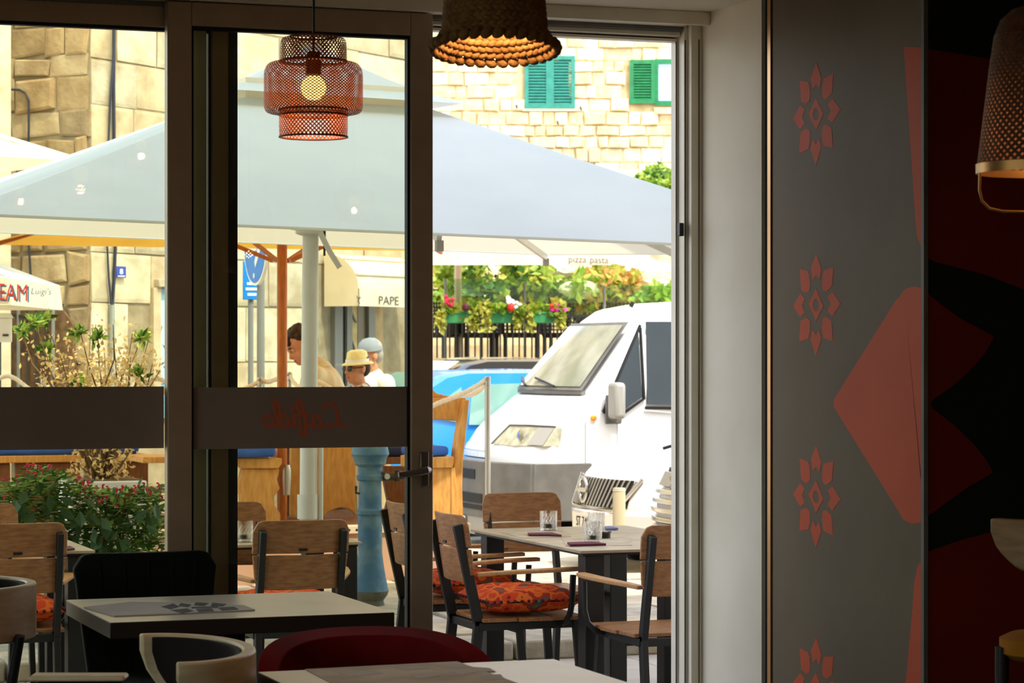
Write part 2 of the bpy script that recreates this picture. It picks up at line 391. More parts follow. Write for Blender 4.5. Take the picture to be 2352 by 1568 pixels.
# unseen window added in the left wall to brighten the room
mb = MB(); mb.span((-3.28, -7.6, .8), (-3.22, -7.54, 2.6)); w2 = struct(mb.build('added_window', 'aluminium')); w2['label'] = 'unseen side window added to light the cafe'
for a, b in (((-3.28, -2.26, .8), (-3.22, -2.2, 2.6)), ((-3.28, -7.54, .8), (-3.22, -2.26, .86)), ((-3.28, -7.54, 2.54), (-3.22, -2.26, 2.6)), ((-3.28, -4.93, .86), (-3.22, -4.87, 2.54))):
    mb = MB(); mb.span(a, b); mb.build('window_frame', 'aluminium', w2)
mb = MB(); mb.span((-3.253, -7.54, .86), (-3.247, -2.26, 2.54)); mb.build('glass_pane', 'door_glass', w2)
mb = MB(); mb.span((-3.3, -9.7, 0), (6.3, -9.6, 2.95)); struct(mb.build('wall_back', 'plaster'))
# thick street wall of the cafe: lintel with the storeys above, the pier on the left, the reveal on the right
mb = MB()
mb.span((-3.3, -.5, ZS), (6.3, .4, 3.05)); mb.span((-3.3, -.5, -.1), (.1, .4, ZS)); mb.span((XR, -.497, -.1), (6.3, .10, ZS))
wf = struct(mb.build('wall_front', 'plaster'))
mb = MB(); mb.span((-14, .0, 3.05), (20, .4, 9.75)); mb.span((-14, 0, -.2), (-3.3, .4, 3.05)); mb.span((6.3, 0, -.2), (20, .4, 3.05)); mb.build('upper_storeys', 'facade', wf)

# right wall: block that turns the corner, its shade put into darker colours, its side covered by a printed panel
mb = MB(); mb.span((XR+.012, YP, 0), (6.2, -.50, 2.95)); mb.span((6.2, -9.6, 0), (6.3, -.5, 2.95))
wr = struct(mb.build('wall_right', 'wall_shaded'))
ya, yb = on_x(1775, 900, XR).y, YP+.012
mb = MB(); mb.span((XR, yb, 0), (XR+.012, ya, 2.95)); panel = mb.build('panel', 'panel_grey', wr, label='grey laminate panel printed with orange flowers')
mb = MB(); mb.span((XR-.004, on_x(1772, 0, XR).y, 0), (XR+.011, on_x(1765, 0, XR).y, 2.95)); mb.build('metal_bead', 'brass', wr)
mb = MB(); mb.span((XR-.004, YP-.004, 0), (XR+.010, YP+.012, 2.95)); mb.build('corner_trim', 'bumper_grey', wr)
def fx(a, b, h):                # picture point on the panel plane -> place, h = proud of it
    p = on_x(a, b, XR); p.x = XR-h; return p
def fy(a, b, h):
    p = on_y(a, b, YP); p.y = YP-h; return p
# flower: eight petals and a pierced centre, traced once in panel units and repeated down the panel
yc0 = on_x(1875, 262, XR).y; zc = [on_x(1874, v, XR).z for v in (262, 700, 1140, 1581)]
pet = [[(995, 402), (1028, 500), (1015, 572), (995, 540), (974, 577), (960, 500)],
       [(1105, 472), (1095, 600), (1058, 640), (1035, 628), (1031, 580), (1042, 505)],
       [(888, 520), (940, 524), (950, 545), (957, 610), (950, 650), (928, 667), (897, 652)],
       [(1100, 632), (1150, 702), (1098, 790), (1066, 760), (1088, 712), (1067, 670)],
       [(893, 676), (921, 704), (905, 752), (921, 796), (890, 830), (845, 762)],
       [(1058, 798), (1093, 822), (1102, 949), (1040, 938), (1030, 868), (1036, 812)],
       [(930, 824), (955, 840), (955, 905), (945, 958), (886, 986), (893, 852)],
       [(974, 893), (992, 930), (1013, 887), (1027, 945), (992, 1064), (957, 960)]]
P0 = lambda x, y: on_x(1520+x/2.8, y/2.8, XR)
for k, z in enumerate(zc):
    dz = z-zc[0]
    def ff(a, b, h): p = P0(a, b); return Vector((XR-h, p.y, p.z+dz))
    for q in pet:
        mb = MB(); mb.prism(q, ff, 0.0002, .0006); mb.build('flower_petal_print', 'panel_orange', panel)
    mb = MB()
    N = 24; inn = [(993+18*cos(2*pi*i/N), 735+40*sin(2*pi*i/N)) for i in range(N)]
    def rad(i):
        t = 2*pi*i/N; c = abs(cos(t)); s_ = abs(sin(t)); rr = 1/((c/49)**.95+(s_/107)**.95)**(1/.95); return (993+rr*cos(t), 733+rr*sin(t))
    outr = [rad(i) for i in range(N)]
    for i in range(N):
        j = (i+1) % N; mb.prism([inn[i], outr[i], outr[j], inn[j]], ff, .0002, .0006)
    mb.build('flower_heart_print', 'panel_orange', panel)
def arc(cx, cy, rx, ry, a0, a1, n=8): return [(cx+rx*cos(radians(a0+(a1-a0)*i/n)), cy+ry*sin(radians(a0+(a1-a0)*i/n))) for i in range(n+1)]
# big rounded shapes that run round the corner
sh1 = [(2076, 107), (2124, 109), (2124, 579), (2116, 566), (2108, 545), (2104, 515)]
sh2 = [(1915, 918), (2058, 690)]+arc(2100, 690, 34, 32, 195, 318, 8)+[(2124, 1196)]+arc(2100, 1170, 34, 32, 42, 165, 8)+[(1915, 933)]
sh3 = [(2124, 1277), (2108, 1300), (2100, 1340), (2096, 1400), (2080, 1575), (2076, 1700), (2124, 1700)]
for sh in (sh1, sh2, sh3):
    mb = MB(); mb.prism(sh, fx, .0002, .0006); mb.build('diamond_print', 'panel_orange', panel)
ls = [[(2130, 112), (3000, 250), (3000, 560), (2480, 640), (2352, 665), (2345, 662), (2260, 630), (2150, 602), (2130, 592)],
      [(2130, 674), (2200, 728), (2283, 772), (2262, 812), (2224, 855), (2186, 888), (2142, 918), (2137, 928), (2142, 938), (2190, 975), (2235, 1018), (2264, 1055), (2281, 1085), (2220, 1120), (2130, 1186)],
      [(2130, 1267), (2200, 1242), (2283, 1220), (2480, 1172), (3000, 1060), (3000, 1700), (2130, 1700)]]
for sh in ls:
    mb = MB(); mb.prism(sh, fy, .0002, .0006); mb.build('shaded_shape_print', 'orange_shaded', wr)

# ---------------------------------------------------------------- outer door frame with its tracks
xj = [on_y(1541, 800, .10).x, on_y(1558, 800, .05).x, on_y(1580, 800, .0).x]
ZH = 2.525
fr = MB(); fr.span((.1, -.10, 2.565), (XR, -.075, ZS)); outer = struct(fr.build('trim_1', 'jamb_metal', bevel=.003)); outer['label'] = 'pale metal outer frame of the sliding door'
for nm, x0, y0, y1 in (('jamb_lip', xj[0], .05, .10), ('jamb_lip', xj[1], .0, .05), ('jamb_face', xj[2], -.03, .0)):
    mb = MB(); mb.span((x0, y0, 0), (XR, y1, ZS)); mb.build(nm, 'jamb_metal', outer, bevel=.002)
for x0, x1, y0 in ((xj[1]-.010, xj[1]-.006, .049), (xj[2]-.012, xj[2]-.007, -.001), (XR-.014, XR-.009, -.031)):
    mb = MB(); mb.span((x0, y0, 0), (x1, y0+.002, ZH)); mb.build('jamb_groove', 'bumper_grey', outer)
for z0, z1, y0, y1, mt in ((ZH, ZH+.010, .05, .10, 'jamb_metal'), (ZH+.010, ZH+.015, .07, .10, 'bumper_grey'), (ZH+.015, ZH+.03, .02, .10, 'jamb_metal'), (ZH+.03, ZH+.045, .0, .10, 'bumper_grey'), (ZH+.045, ZS, -.075, .10, 'jamb_metal')):
    mb = MB(); mb.span((.1, y0, z0), (xj[0], y1, z1)); mb.build('head_track', mt, outer, bevel=.002)
mb = MB(); mb.span((.1, -.08, -.01), (XR, .1, .015)); mb.build('sill_track', 'jamb_metal', outer)
p = on_y(1560, 528, .02); mb = MB(); mb.box((on_y(1562, 528, .0).x, -.006, p.z), (.016, .022, .045)); mb.build('latch_keeper', 'black_plastic', outer, bevel=.003)

# ---------------------------------------------------------------- fixed pane and sliding leaf
ZT = 2.49; zb0, zb1 = 1.151, 1.347
def leaf(name, x0, x1, xs0, xs1, y0, y1, lab, glass_y, matn='aluminium'):
    mb = MB(); mb.span((x0, y0, .02), (xs0, y1, 2.565)); root = struct(mb.build(name, matn, bevel=.004)); root['label'] = lab
    mb = MB(); mb.span((xs1, y0, .02), (x1, y1, 2.565)); mb.build('stile', matn, root, bevel=.004)
    mb = MB(); mb.span((xs0, y0, ZT), (xs1, y1, 2.565)); mb.build('top_rail', matn, root, bevel=.003)
    mb = MB(); mb.span((xs0, y0, .02), (xs1, y1, .12)); mb.build('bottom_rail', matn, root, bevel=.003)
    g = MB(); g.span((xs0-.005, glass_y-.003, .115), (xs1+.005, glass_y+.003, ZT+.005)); g.build('glass_pane', 'door_glass', root)
    mb = MB()
    for a, b in (((xs0, y0+.012, .12), (xs0+.008, y1-.004, ZT)), ((xs1-.008, y0+.012, .12), (xs1, y1-.004, ZT)), ((xs0, y0+.012, ZT-.010), (xs1, y1-.004, ZT)), ((xs0, y0+.012, .12), (xs1, y1-.004, .13))): mb.span(a, b)
    mb.build('gasket', 'rubber', root)
    return root
lx = [on_y(v, 800, -.06).x for v in (385, 441, 944, 995)]
door = leaf('door_1', lx[0], lx[3], lx[1], lx[2], -.06, -.012, 'sliding glass door leaf with handle and brown film band', -.034)
f1 = on_y(545, 800, .01).x; f0 = on_y(487, 800, .01).x
win = leaf('window_1', .12, f1, .20, f0, .012, .06, 'fixed glass pane left of the sliding door', .034)
mb = MB(); mb.span((on_y(441, 800, .018).x-.03, .018, .12), (on_y(474, 800, .018).x, .05, ZT)); mb.build('edge_reflection', 'reflection_grey', win)  # pale strip standing in for the reflection at the glass edge
mb = MB(); mb.span((f1-.028, .006, .12), (f1, .012, ZT)); mb.build('edge_brush', 'rubber', win)
mb = MB(); mb.span((lx[1], -.040, zb0), (lx[2]-.008, -.0375, zb1)); band = mb.build('film_band', 'band_film', door)
xw = on_y(376, 900, .03).x
mb = MB(); mb.span((.2, .0275, zb0+.003), (xw, .0305, zb1+.003)); mb.build('film_band', 'band_film', win)
def fg(a, b, h): p = on_y(560+a/5.345, 880+b/5.345, -.040); p.y = -.040-h; return p
L1 = [(985, 335), (980, 295), (1005, 255), (1050, 240), (1100, 258), (1132, 305), (1143, 380), (1148, 460), (1162, 505), (1195, 527), (1218, 515), (1200, 497), (1150, 497), (1095, 515), (1035, 530), (975, 522)]
A1 = [(945, 505), (938, 445), (905, 398), (865, 392), (848, 425), (855, 490), (888, 530), (930, 533), (950, 515)]
A2 = [(848, 400), (852, 490), (838, 530), (808, 530), (780, 510)]
F1 = [(742, 400), (725, 360), (672, 335), (648, 265), (650, 215), (672, 206), (710, 250), (738, 330), (752, 420), (758, 540), (752, 630), (735, 655), (710, 635), (695, 560), (688, 440)]
F2 = [(790, 388), (720, 388), (610, 388)]
I1 = [(610, 388), (618, 470), (622, 515), (600, 535), (575, 520), (560, 500)]
D1 = [(555, 520), (552, 450), (515, 395), (470, 388), (450, 420), (462, 500), (500, 538), (545, 528)]
D2 = [(448, 430), (440, 330), (415, 235), (385, 208), (368, 235), (378, 330), (412, 430), (440, 500), (430, 530), (400, 535), (368, 515)]
O1 = [(300+56*cos(2*pi*i/14), 465+72*sin(2*pi*i/14)) for i in range(15)]
mb = MB()
for st in (L1, A1, A2, F1, F2, I1, D1, D2, O1): stroke(mb, st, 21, fg, .0003, .0012)
stroke(mb, [(592, 313), (597, 313)], 31, fg, .0003, .0013)
mb.build('script_lettering', 'letter_film', band, label='mirrored script lettering in rust brown')
mb = MB(); stroke(mb, [(1370, 420), (2030, 418)], 4, fg, .0003, .001); stroke(mb, [(-115, 424), (70, 430)], 4, fg, .0003, .001); mb.build('hairline', 'letter_line', band)
# handle: long backplate and lever
pa, pb = on_y(963, 1037, -.06), on_y(984, 1118, -.06)
mb = MB(); mb.span((pa.x, -.070, pb.z), (pb.x, -.060, pa.z)); hp = mb.build('handle_plate', 'handle_metal', door, bevel=.006)
pc = on_y(974, 1080, -.06); pd = on_y(915, 1090, -.11)
mb = MB(); mb.tube([(pc.x, -.066, pc.z), (pc.x, -.108, pc.z+.003), (pc.x-.008, -.115, pc.z+.003), (pc.x-.05, -.115, pc.z-.006), (pd.x, -.112, pd.z)], [.011, .011, .013, .012, .009], 10); mb.build('lever', 'handle_metal', hp, smooth=40)

# ================================================================ LAMPS
def weave(mb, prof, n, turns, w, dr=.0006):
    """diagonal lattice of ribbons over a profile [(r, z)]"""
    S = [0]
    for i in range(1, len(prof)): S.append(S[-1]+sqrt((prof[i][0]-prof[i-1][0])**2+(prof[i][1]-prof[i-1][1])**2))
    for d in (-1, 1):
        for k in range(n):
            vs, fs = [], []
            for i, (r, z) in enumerate(prof):
                a = 2*pi*k/n+d*turns*S[i]
                for e in (-1, 1):
                    b = a+e*w/max(r, .03); rr = r+d*dr; vs.append((rr*cos(b), rr*sin(b), z))
            for i in range(len(prof)-1): fs.append((2*i, 2*i+1, 2*i+3, 2*i+2))
            mb.add(vs, fs)
    return mb
def fillet(pts, r, n=4):
    out = [pts[0]]
    for i in range(1, len(pts)-1):
        a, b, c = Vector(pts[i-1]), Vector(pts[i]), Vector(pts[i+1]); u = (a-b).normalized(); v = (c-b).normalized(); rr = min(r, (a-b).length*.48, (c-b).length*.48)
        p, q = b+u*rr, b+v*rr
        for k in range(n+1):
            t = k/n; out.append(tuple((1-t)**2*p+2*t*(1-t)*b+t*t*q))
    out.append(pts[-1]); return out
def dens(p, step):
    out = [p[0]]
    for i in range(1, len(p)):
        L = sqrt((p[i][0]-p[i-1][0])**2+(p[i][1]-p[i-1][1])**2); k = max(1, int(L/step))
        for j in range(1, k+1): out.append((p[i-1][0]+(p[i][0]-p[i-1][0])*j/k, p[i-1][1]+(p[i][1]-p[i-1][1])*j/k))
    return out
def glow(o, z, e, r=.03, c=(1, .62, .28)):
    l = bpy.data.lights.new('bulb_light', 'POINT'); l.energy = e; l.color = c; l.shadow_soft_size = r
    b = bpy.data.objects.new('bulb_light', l); col.objects.link(b); b.parent = o; b.location = (0, 0, z)
def bamboo_lamp(loc, label, e=1.6, group='woven bamboo drum pendants'):
    L = thing('pendant_lamp', label, 'lamp', loc, 0, group)
    tiers = (('upper_drum', [(.060, .262), (.0835, .258), (.0855, .235), (.0855, .197)], 50), ('middle_drum', [(.0855, .199), (.118, .192), (.127, .172), (.127, .078), (.121, .066), (.0875, .060)], 76), ('lower_drum', [(.0875, .074), (.0885, .040), (.0875, .004)], 52))
    for nm, pr, n in tiers:
        d = weave(MB(), dens(fillet(pr, .012), .008), n, 11.0, .0020).build(nm, 'bamboo', L)
        for r, z in (pr[0], pr[-1]):
            mb = MB(); mb.tube([(r*cos(2*pi*i/40), r*sin(2*pi*i/40), z) for i in range(40)], .0028, 5, closed=True)
            mb.build('rim_hoop', 'bamboo_dark', d, smooth=60)
    mb = MB(); mb.lathe([(.0, .225), (.016, .222), (.020, .20), (.020, .165), (.014, .160), (0, .160)], 14); mb.build('socket', 'black_plastic', L, smooth=40)
    mb = MB(); mb.lathe([(.0, .098), (.016, .101), (.028, .113), (.033, .130), (.028, .147), (.016, .160), (0, .161)], 18); mb.build('bulb', 'bulb_core', L, smooth=60)
    mb = MB(); mb.tube([(0, 0, .222), (0, 0, .262), (.001, 0, .45), (0, 0, 2.945-loc[2])], .0032, 6); mb.build('cord', 'black_plastic', L, smooth=60)
    mb = MB(); mb.bar((-.06, 0, .262), (.06, 0, .262), .003, .003); mb.bar((0, -.06, .262), (0, .06, .262), .003, .003); mb.build('hanger_wire', 'black_plastic', L)
    glow(L, .072, e*1.6, .018); return L
p = at(720, 318, 6.5); bamboo_lamp(p, 'three-tier woven bamboo pendant lamp hanging before the glass door leaf')
# the reflected lamps further back in the room, behind the viewer
for (px, py, d) in ((337, 333, 13.2), (57, 440, 14.6), (813, 465, 15.3)):
    q = at(px, py, d); q.y = -.07-q.y; bamboo_lamp((q.x, q.y, q.z-.12), 'woven bamboo pendant behind the viewer, mirrored as the '+{337: 'upper left', 57: 'far left', 813: 'middle'}[px]+' glow in the glass', 4.0)
# braided seagrass bell
L = thing('pendant_lamp', 'bell-shaped pendant lamp braided from thick seagrass rope above the open doorway', 'lamp', at(1136, 110, 5.5))
tilt = Matrix.Rotation(radians(-7), 3, W(1, 0)-W(0, 0))
rows = 19
for k in range(rows):
    mb = MB(); t = k/(rows-1); r = .132-.020*min(1, k/3)-.02*t**1.3; z = .000+.0125*k; big = 1.5 if k == 0 else 1.0
    if k == 0: r = .137
    n = 34 if k == 0 else 42
    for i in range(n):
        a = 2*pi*(i+.5*(k % 2))/n; c = tilt @ Vector((r*cos(a), r*sin(a), z))
        R = Matrix.Rotation(a, 3, 'Z') @ Matrix.Rotation(radians(38 if k == 0 else 24)*(1 if k == 0 else (-1)**k), 3, 'X')
        mb.ell(c, (.0075*big, .0145*(1.15 if k == 0 else 1), .0078*big), 7, 5, tilt @ R)
    mb.build('braided_row', 'seagrass', L, smooth=70)
mb = MB(); mb.lathe([(.0, .13), (.018, .134), (.03, .148), (.033, .166), (.02, .19), (0, .195)], 14); mb.build('bulb', 'bulb_core', L, smooth=60)
mb = MB(); mb.tube([(0, 0, .19), (0, 0, .235), (0, 0, 2.94-L.location.z)], .003, 6); mb.build('cord', 'black_plastic', L)
mb = MB(); mb.lathe([(0, .236), (.09, .234), (.105, .222)], 24); mb.build('crown', 'seagrass', L, smooth=60)
glow(L, .09, 5.0, .018)
# conical rattan lamp by the dark wall
L = thing('pendant_lamp', 'conical rattan pendant lamp with brass rim hanging by the dark red wall', 'lamp', at(2398, 385, 5.2))
pr = dens([(.136, .004), (.124, .10), (.112, .20), (.1015, .272), (.088, .305), (.064, .326), (.03, .336)], .012)
sh = weave(MB(), pr, 50, 8.0, .0044, .0005).build('woven_shade', 'rattan', L)
mb = MB(); mb.lathe([(.136, -.012), (.139, -.012), (.139, .008), (.136, .008), (.136, -.012)], 40); mb.build('brass_rim', 'brass', L, smooth=50)
mb = MB(); mb.lathe([(.0, .10), (.02, .104), (.032, .12), (.033, .138), (.018, .165), (0, .17)], 14); mb.build('bulb', 'bulb_core', L, smooth=60)
mb = MB(); mb.tube([(0, 0, .165), (0, 0, .34), (0, 0, 2.94-L.location.z)], .003, 6); mb.build('cord', 'black_plastic', L)
hv = (W(1, 0)-W(0, 0)); pts = []
for a, b in ((-.132, -.008), (-.133, -.045), (-.128, -.068), (-.112, -.084), (-.085, -.090), (0, -.092), (.085, -.090), (.112, -.084), (.128, -.068), (.133, -.045), (.132, -.008)): pts.append(hv*a+Vector((0, 0, b)))
mb = MB(); mb.tube(pts, .0028, 6); mb.build('wire_hoop', 'brass', L, smooth=60)
glow(L, .075, 1.3, .018)

# ================================================================ TABLES AND CHAIRS INSIDE
def cafe_table(loc, sx, sy, label, zt=.74):
    T = thing('cafe_table', label, 'table', loc, 0, 'indoor cafe tables')
    mb = MB(); mb.box((0, 0, zt-.0225), (sx, sy, .043)); tp = mb.build('table_top', 'table_edge', T, bevel=.002)
    mb = MB(); mb.box((0, 0, zt-.0005), (sx-.002, sy-.002, .001)); mb.build('laminate', 'table_white', tp)
    mb = MB(); mb.span((-.045, -.045, .02), (.045, .045, zt-.044)); mb.build('column', 'black_metal', T, bevel=.004)
    mb = MB(); mb.box((0, 0, .01), (.44, .44, .02)); mb.build('foot_plate', 'black_metal', T, bevel=.006); return T
t1 = cafe_table((1.685, -.905, 0), .79, .665, 'white-topped cafe table with dark edge by the window, printed leaflet on it')
t2 = cafe_table((1.755, -2.72, 0), .71, .665, 'white-topped cafe table in the bottom foreground with a patterned paper placemat')
# leaflet on the far table
def tz(a, b, z): return on_z(a, b, z)
mb = MB(); lf = [(192, 1396), (300, 1384), (430, 1386), (560, 1392), (586, 1402), (420, 1410), (262, 1416)]
mb.prism(lf, lambda a, b, h: tz(a, b, .7405)+Vector((0, 0, h)), 0, .0035); L = mb.build('leaflet', 'paper')
tag(L, 'folded grey paper leaflet with black flower print lying on the far cafe table', 'leaflet')
mb = MB()
for pl in ([(370, 1393), (398, 1386), (412, 1393), (392, 1399)], [(415, 1385), (440, 1388), (432, 1394), (410, 1391)], [(450, 1383), (480, 1385), (470, 1391), (445, 1390)], [(488, 1384), (520, 1387), (512, 1392), (484, 1391)], [(392, 1401), (430, 1397), (444, 1403), (418, 1408)], [(450, 1398), (486, 1397), (492, 1403), (456, 1405)], [(500, 1395), (538, 1393), (548, 1399), (510, 1402)], [(440, 1393.5), (500, 1392), (500, 1395.5), (440, 1396.5)]):
    mb.prism(pl, lambda a, b, h: tz(a, b, .7442)+Vector((0, 0, h)), 0, .0006)
mb.build('flower_print', 'print_black', L)
mb = MB(); mb.prism([(700, 1537), (1050, 1519), (1215, 1578), (830, 1605)], lambda a, b, h: tz(a, b, .7405)+Vector((0, 0, h)), 0, .001); L = mb.build('placemat', 'print_tan')
tag(L, 'pale brown patterned paper placemat on the foreground table', 'placemat')
mb = MB()
for pl in ([(905, 1532), (960, 1528), (985, 1534), (930, 1539)], [(1000, 1527), (1060, 1524), (1076, 1531), (1020, 1534)], [(1030, 1541), (1080, 1535), (1096, 1543), (1060, 1550)], [(1088, 1531), (1125, 1534), (1140, 1542), (1100, 1542)], [(940, 1548), (1010, 1543), (1010, 1551), (960, 1558)], [(1100, 1550), (1150, 1548), (1160, 1560), (1110, 1562)], [(780, 1545), (860, 1540), (880, 1546), (800, 1554)]):
    mb.prism(pl, lambda a, b, h: tz(a, b, .7416)+Vector((0, 0, h)), 0, .0004)
mb.build('flower_print', 'paper', L)

# green velvet chair between the table and the door
G = thing('dining_chair', 'dark green velvet chair between the far table and the glass door', 'chair', (1.61, -.36, 0), 0)
def gb_(u, v):
    w = (.178+.052*v-.004*v*v); x = (2*u-1)*w; rc = .05; e = max(0, abs(x)-(w-rc)); zz = .40+.44*v; 
    if v > .85: zz -= (rc-sqrt(max(0, rc*rc-e*e)))*(v-.85)/.15
    return Vector((x, .145+.05*v-.03*(2*u-1)**2*-1-.03, zz))
mb = MB(); mb.sheet(gb_, 16, 10, (0, .045, 0)); bk = mb.build('backrest', 'velvet_green', G, bevel=.012, seg=3)
mb = MB()
for i in range(1, 6):
    u = i/6; mb.tube([gb_(u, .03)+Vector((0, -.001, 0)), gb_(u, .5)+Vector((0, -.001, 0)), gb_(u, .95)+Vector((0, -.001, 0))], .004, 6)
mb.build('channel_stitching', 'velvet_green', bk, smooth=60)
mb = MB(); mb.box((0, -.03, .43), (.46, .44, .10)); mb.build('seat', 'velvet_green', G, bevel=.03, seg=3)
mb = MB(); mb.prism([(-.23, .37), (.23, .37), (.19, .16), (-.19, .16)], lambda a, b, h: Vector((a, h, b)), -.2, .19); mb.build('apron', 'velvet_green', G, bevel=.01)
for sx in (-1, 1):
    for sy in (-1, 1):
        mb = MB(); mb.tube([(sx*.17, sy*.16, .20), (sx*.215, sy*.2, 0)], [.016, .011], 8); mb.build('leg', 'brass', G, smooth=60)

# red velvet tub chair
R_ = thing('dining_chair', 'dark red velvet chair with rounded back, between the two white tables', 'chair', on_y(872, 900, -1.98)*1, 0); R_.location.z = 0; R_.location.y = -1.98
INFO[R_.name] = (R_.location.copy(), 0)
def rb(u, v):
    a = radians(-18+216*u); k = 1-abs(2*u-1)**2.6; top = .50+.262*max(0, k)**.55 if 1 else 0
    r = .285+.02*v; return Vector((r*cos(a), .0+.26*sin(a)-.02, .40+(top-.40)*v))
mb = MB()
vs, fs = [], []
nu, nv = 36, 8
for w_, off in ((0, 0), (1, .05)):
    for i in range(nu+1):
        for j in range(nv+1):
            p = rb(i/nu, j/nv); a = radians(-18+216*i/nu); vs.append(p-Vector((cos(a), sin(a), 0))*off-Vector((0, 0, .018*(j == nv)*w_)))
K = nv+1; n0 = (nu+1)*K
for i in range(nu):
    for j in range(nv):
        q = (i*K+j, (i+1)*K+j, (i+1)*K+j+1, i*K+j+1); fs.append(q); fs.append(tuple(reversed([x+n0 for x in q])))
    fs.append((i*K+nv, (i+1)*K+nv, (i+1)*K+nv+n0, i*K+nv+n0)); fs.append((i*K, i*K+n0, (i+1)*K+n0, (i+1)*K))
for j in range(nv): fs.append((j, j+1, j+1+n0, j+n0)); fs.append((nu*K+j, nu*K+j+n0, nu*K+j+1+n0, nu*K+j+1))
mb.add(vs, fs); mb.build('backrest', 'velvet_red', R_, bevel=.012, seg=3)
mb = MB(); mb.lathe([(0, .36), (.25, .36), (.265, .39), (.265, .44), (.245, .465), (0, .47)], 32); mb.build('seat', 'velvet_red', R_, smooth=40)
for sx in (-1, 1):
    for sy in (-1, 1):
        mb = MB(); mb.tube([(sx*.15, sy*.15, .37), (sx*.22, sy*.22, 0)], [.014, .010], 8); mb.build('leg', 'black_metal', R_, smooth=60)

# bentwood chairs with a deep horseshoe back band
def horseshoe(c, rx, ry, z0, z1, th, a0, a1, n=40):
    mb = MB(); vs, fs = [], []
    for i in range(n+1):
        t = i/n; a = a0+(a1-a0)*t; e = min(1, min(t, 1-t)/.12); zlo = z1-(z1-z0)*(.25+.75*e**.6)
        for (o, z) in ((0, zlo), (0, z1), (th, z1), (th, zlo)):
            vs.append((c[0]+(rx-o)*cos(a), c[1]+(ry-o)*sin(a), z))
    for i in range(n):
        for k in range(4): fs.append((i*4+k, i*4+(k+1) % 4, (i+1)*4+(k+1) % 4, (i+1)*4+k))
    fs += [(0, 1, 2, 3), (n*4+3, n*4+2, n*4+1, n*4)]; mb.add(vs, fs); return mb
def band_chair(name, label, loc, rz, wood='light_oak', zr=.79, hb=.155, seat='velvet_green', sz=.46, rx=.29, ry=.29, legs=.21, span=118, sr=.225):
    """faces -x locally"""
    C = thing(name, label, 'chair', loc, rz)
    horseshoe((0, 0), rx, ry, zr-hb, zr, .030, radians(-span), radians(span)).build('back_band', wood, C, bevel=.005)
    horseshoe((0, 0), rx-.031, ry-.031, zr-hb+.012, zr-.006, .012, radians(-span+8), radians(span-8)).build('inner_padding', 'dark_inner', C, bevel=.003)
    mb = MB(); mb.lathe([(0, sz-.06), (sr-.025, sz-.06), (sr, sz-.045), (sr, sz-.012), (sr-.025, sz), (0, sz+.006)], 30); mb.build('seat', seat, C, smooth=40)
    for a in (38, 142, 218, 322):
        ca, sa = cos(radians(a)), sin(radians(a)); mb = MB()
        if ca > 0: mb.tube([((rx-.04)*ca/.8, (ry+.01)*sa, zr-hb+.02), ((sr-.01)*ca/.8, (sr+.015)*sa, sz), (legs*1.2*ca/.8, legs*1.24*sa/.62, 0)], [.015, .017, .011], 8)
        else: mb.tube([((sr-.055)*ca/.8, (sr-.025)*sa/.62, sz-.03), (legs*1.2*ca/.8, legs*1.24*sa/.62, 0)], [.017, .011], 8)
        mb.build('leg', 'black_metal', C, smooth=60)
    mb = MB(); mb.tube([((sr-.02)*cos(2*pi*i/28), (sr-.02)*sin(2*pi*i/28), sz*.45) for i in range(28)], .006, 6, closed=True); mb.build('foot_ring', 'brass', C, smooth=60); return C
q = W(-.770, 5.62); band_chair('bentwood_chair', 'pale bentwood chair with horseshoe back band in front of the far table', (q.x, q.y, 0), radians(-4), zr=.80, rx=.195, ry=.30, span=96)
q = at(182, 900, 5.17); SD = thing('slim_stand_in', 'unidentified dark slim piece with a pale rounded top edge at the bottom left', 'stand', (q.x, q.y, 0), radians(-20))  # plain upright standing in for an unidentified pale-edged object
mb = MB(); mb.box((0, 0, .40), (.185, .05, .765)); mb.build('body', 'dark_inner', SD, bevel=.01)
mb = MB(); mb.box((0, 0, .791), (.195, .06, .012)); mb.build('top_board', 'light_oak', SD, bevel=.006, seg=3)
q = at(-152, 900, 7.25); band_chair('bentwood_chair', 'pale bentwood chair with horseshoe back cut off by the left picture edge', (q.x, q.y, 0), radians(-10), zr=.795, rx=.29, ry=.29)
q = at(2425, 900, 5.9); S_ = band_chair('bar_stool', 'bar stool with pale wooden back band and yellow seat by the red wall', (q.x, q.y, 0), radians(-70), 'oak_shaded', zr=1.075, hb=.115, seat='velvet_yellow', sz=.80, rx=.20, ry=.20, legs=.075, span=100, sr=.13)
S_['category'] = 'stool'

# ================================================================ THE TERRACE IN FRONT OF THE DOOR
ZT0 = -.08                       # terrace floor
gs = MB(); gs.span((-16, .4, -.40), (22, 4.6, ZT0-.02)); ground = struct(gs.build('ground', 'road')); ground['label'] = 'paved terrace and street outside'
mb = MB()
mb.add([(-16, 4.6, -.10), (30, 4.6, -.10), (30, 14, -.20), (-16, 14, -.20), (-16, 60, -.3), (60, 60, -.3), (60, 14, -.2)], [(0, 1, 2, 3), (3, 2, 6, 5, 4)]); mb.build('street', 'road', ground)
tm = None
for i in range(9):
    for j in range(7):
        x = 1.3+i*.605; y = .42+j*.605
        if tm is None:
            mb = MB(); mb.box((0, 0, 0), (.60, .60, .022)); t = mb.build('floor_tile', 'tile', ground, bevel=.002); tm = t
        else: t = tm.copy(); col.objects.link(t)
        t.location = (x+.3, y+.3, ZT0-.011)
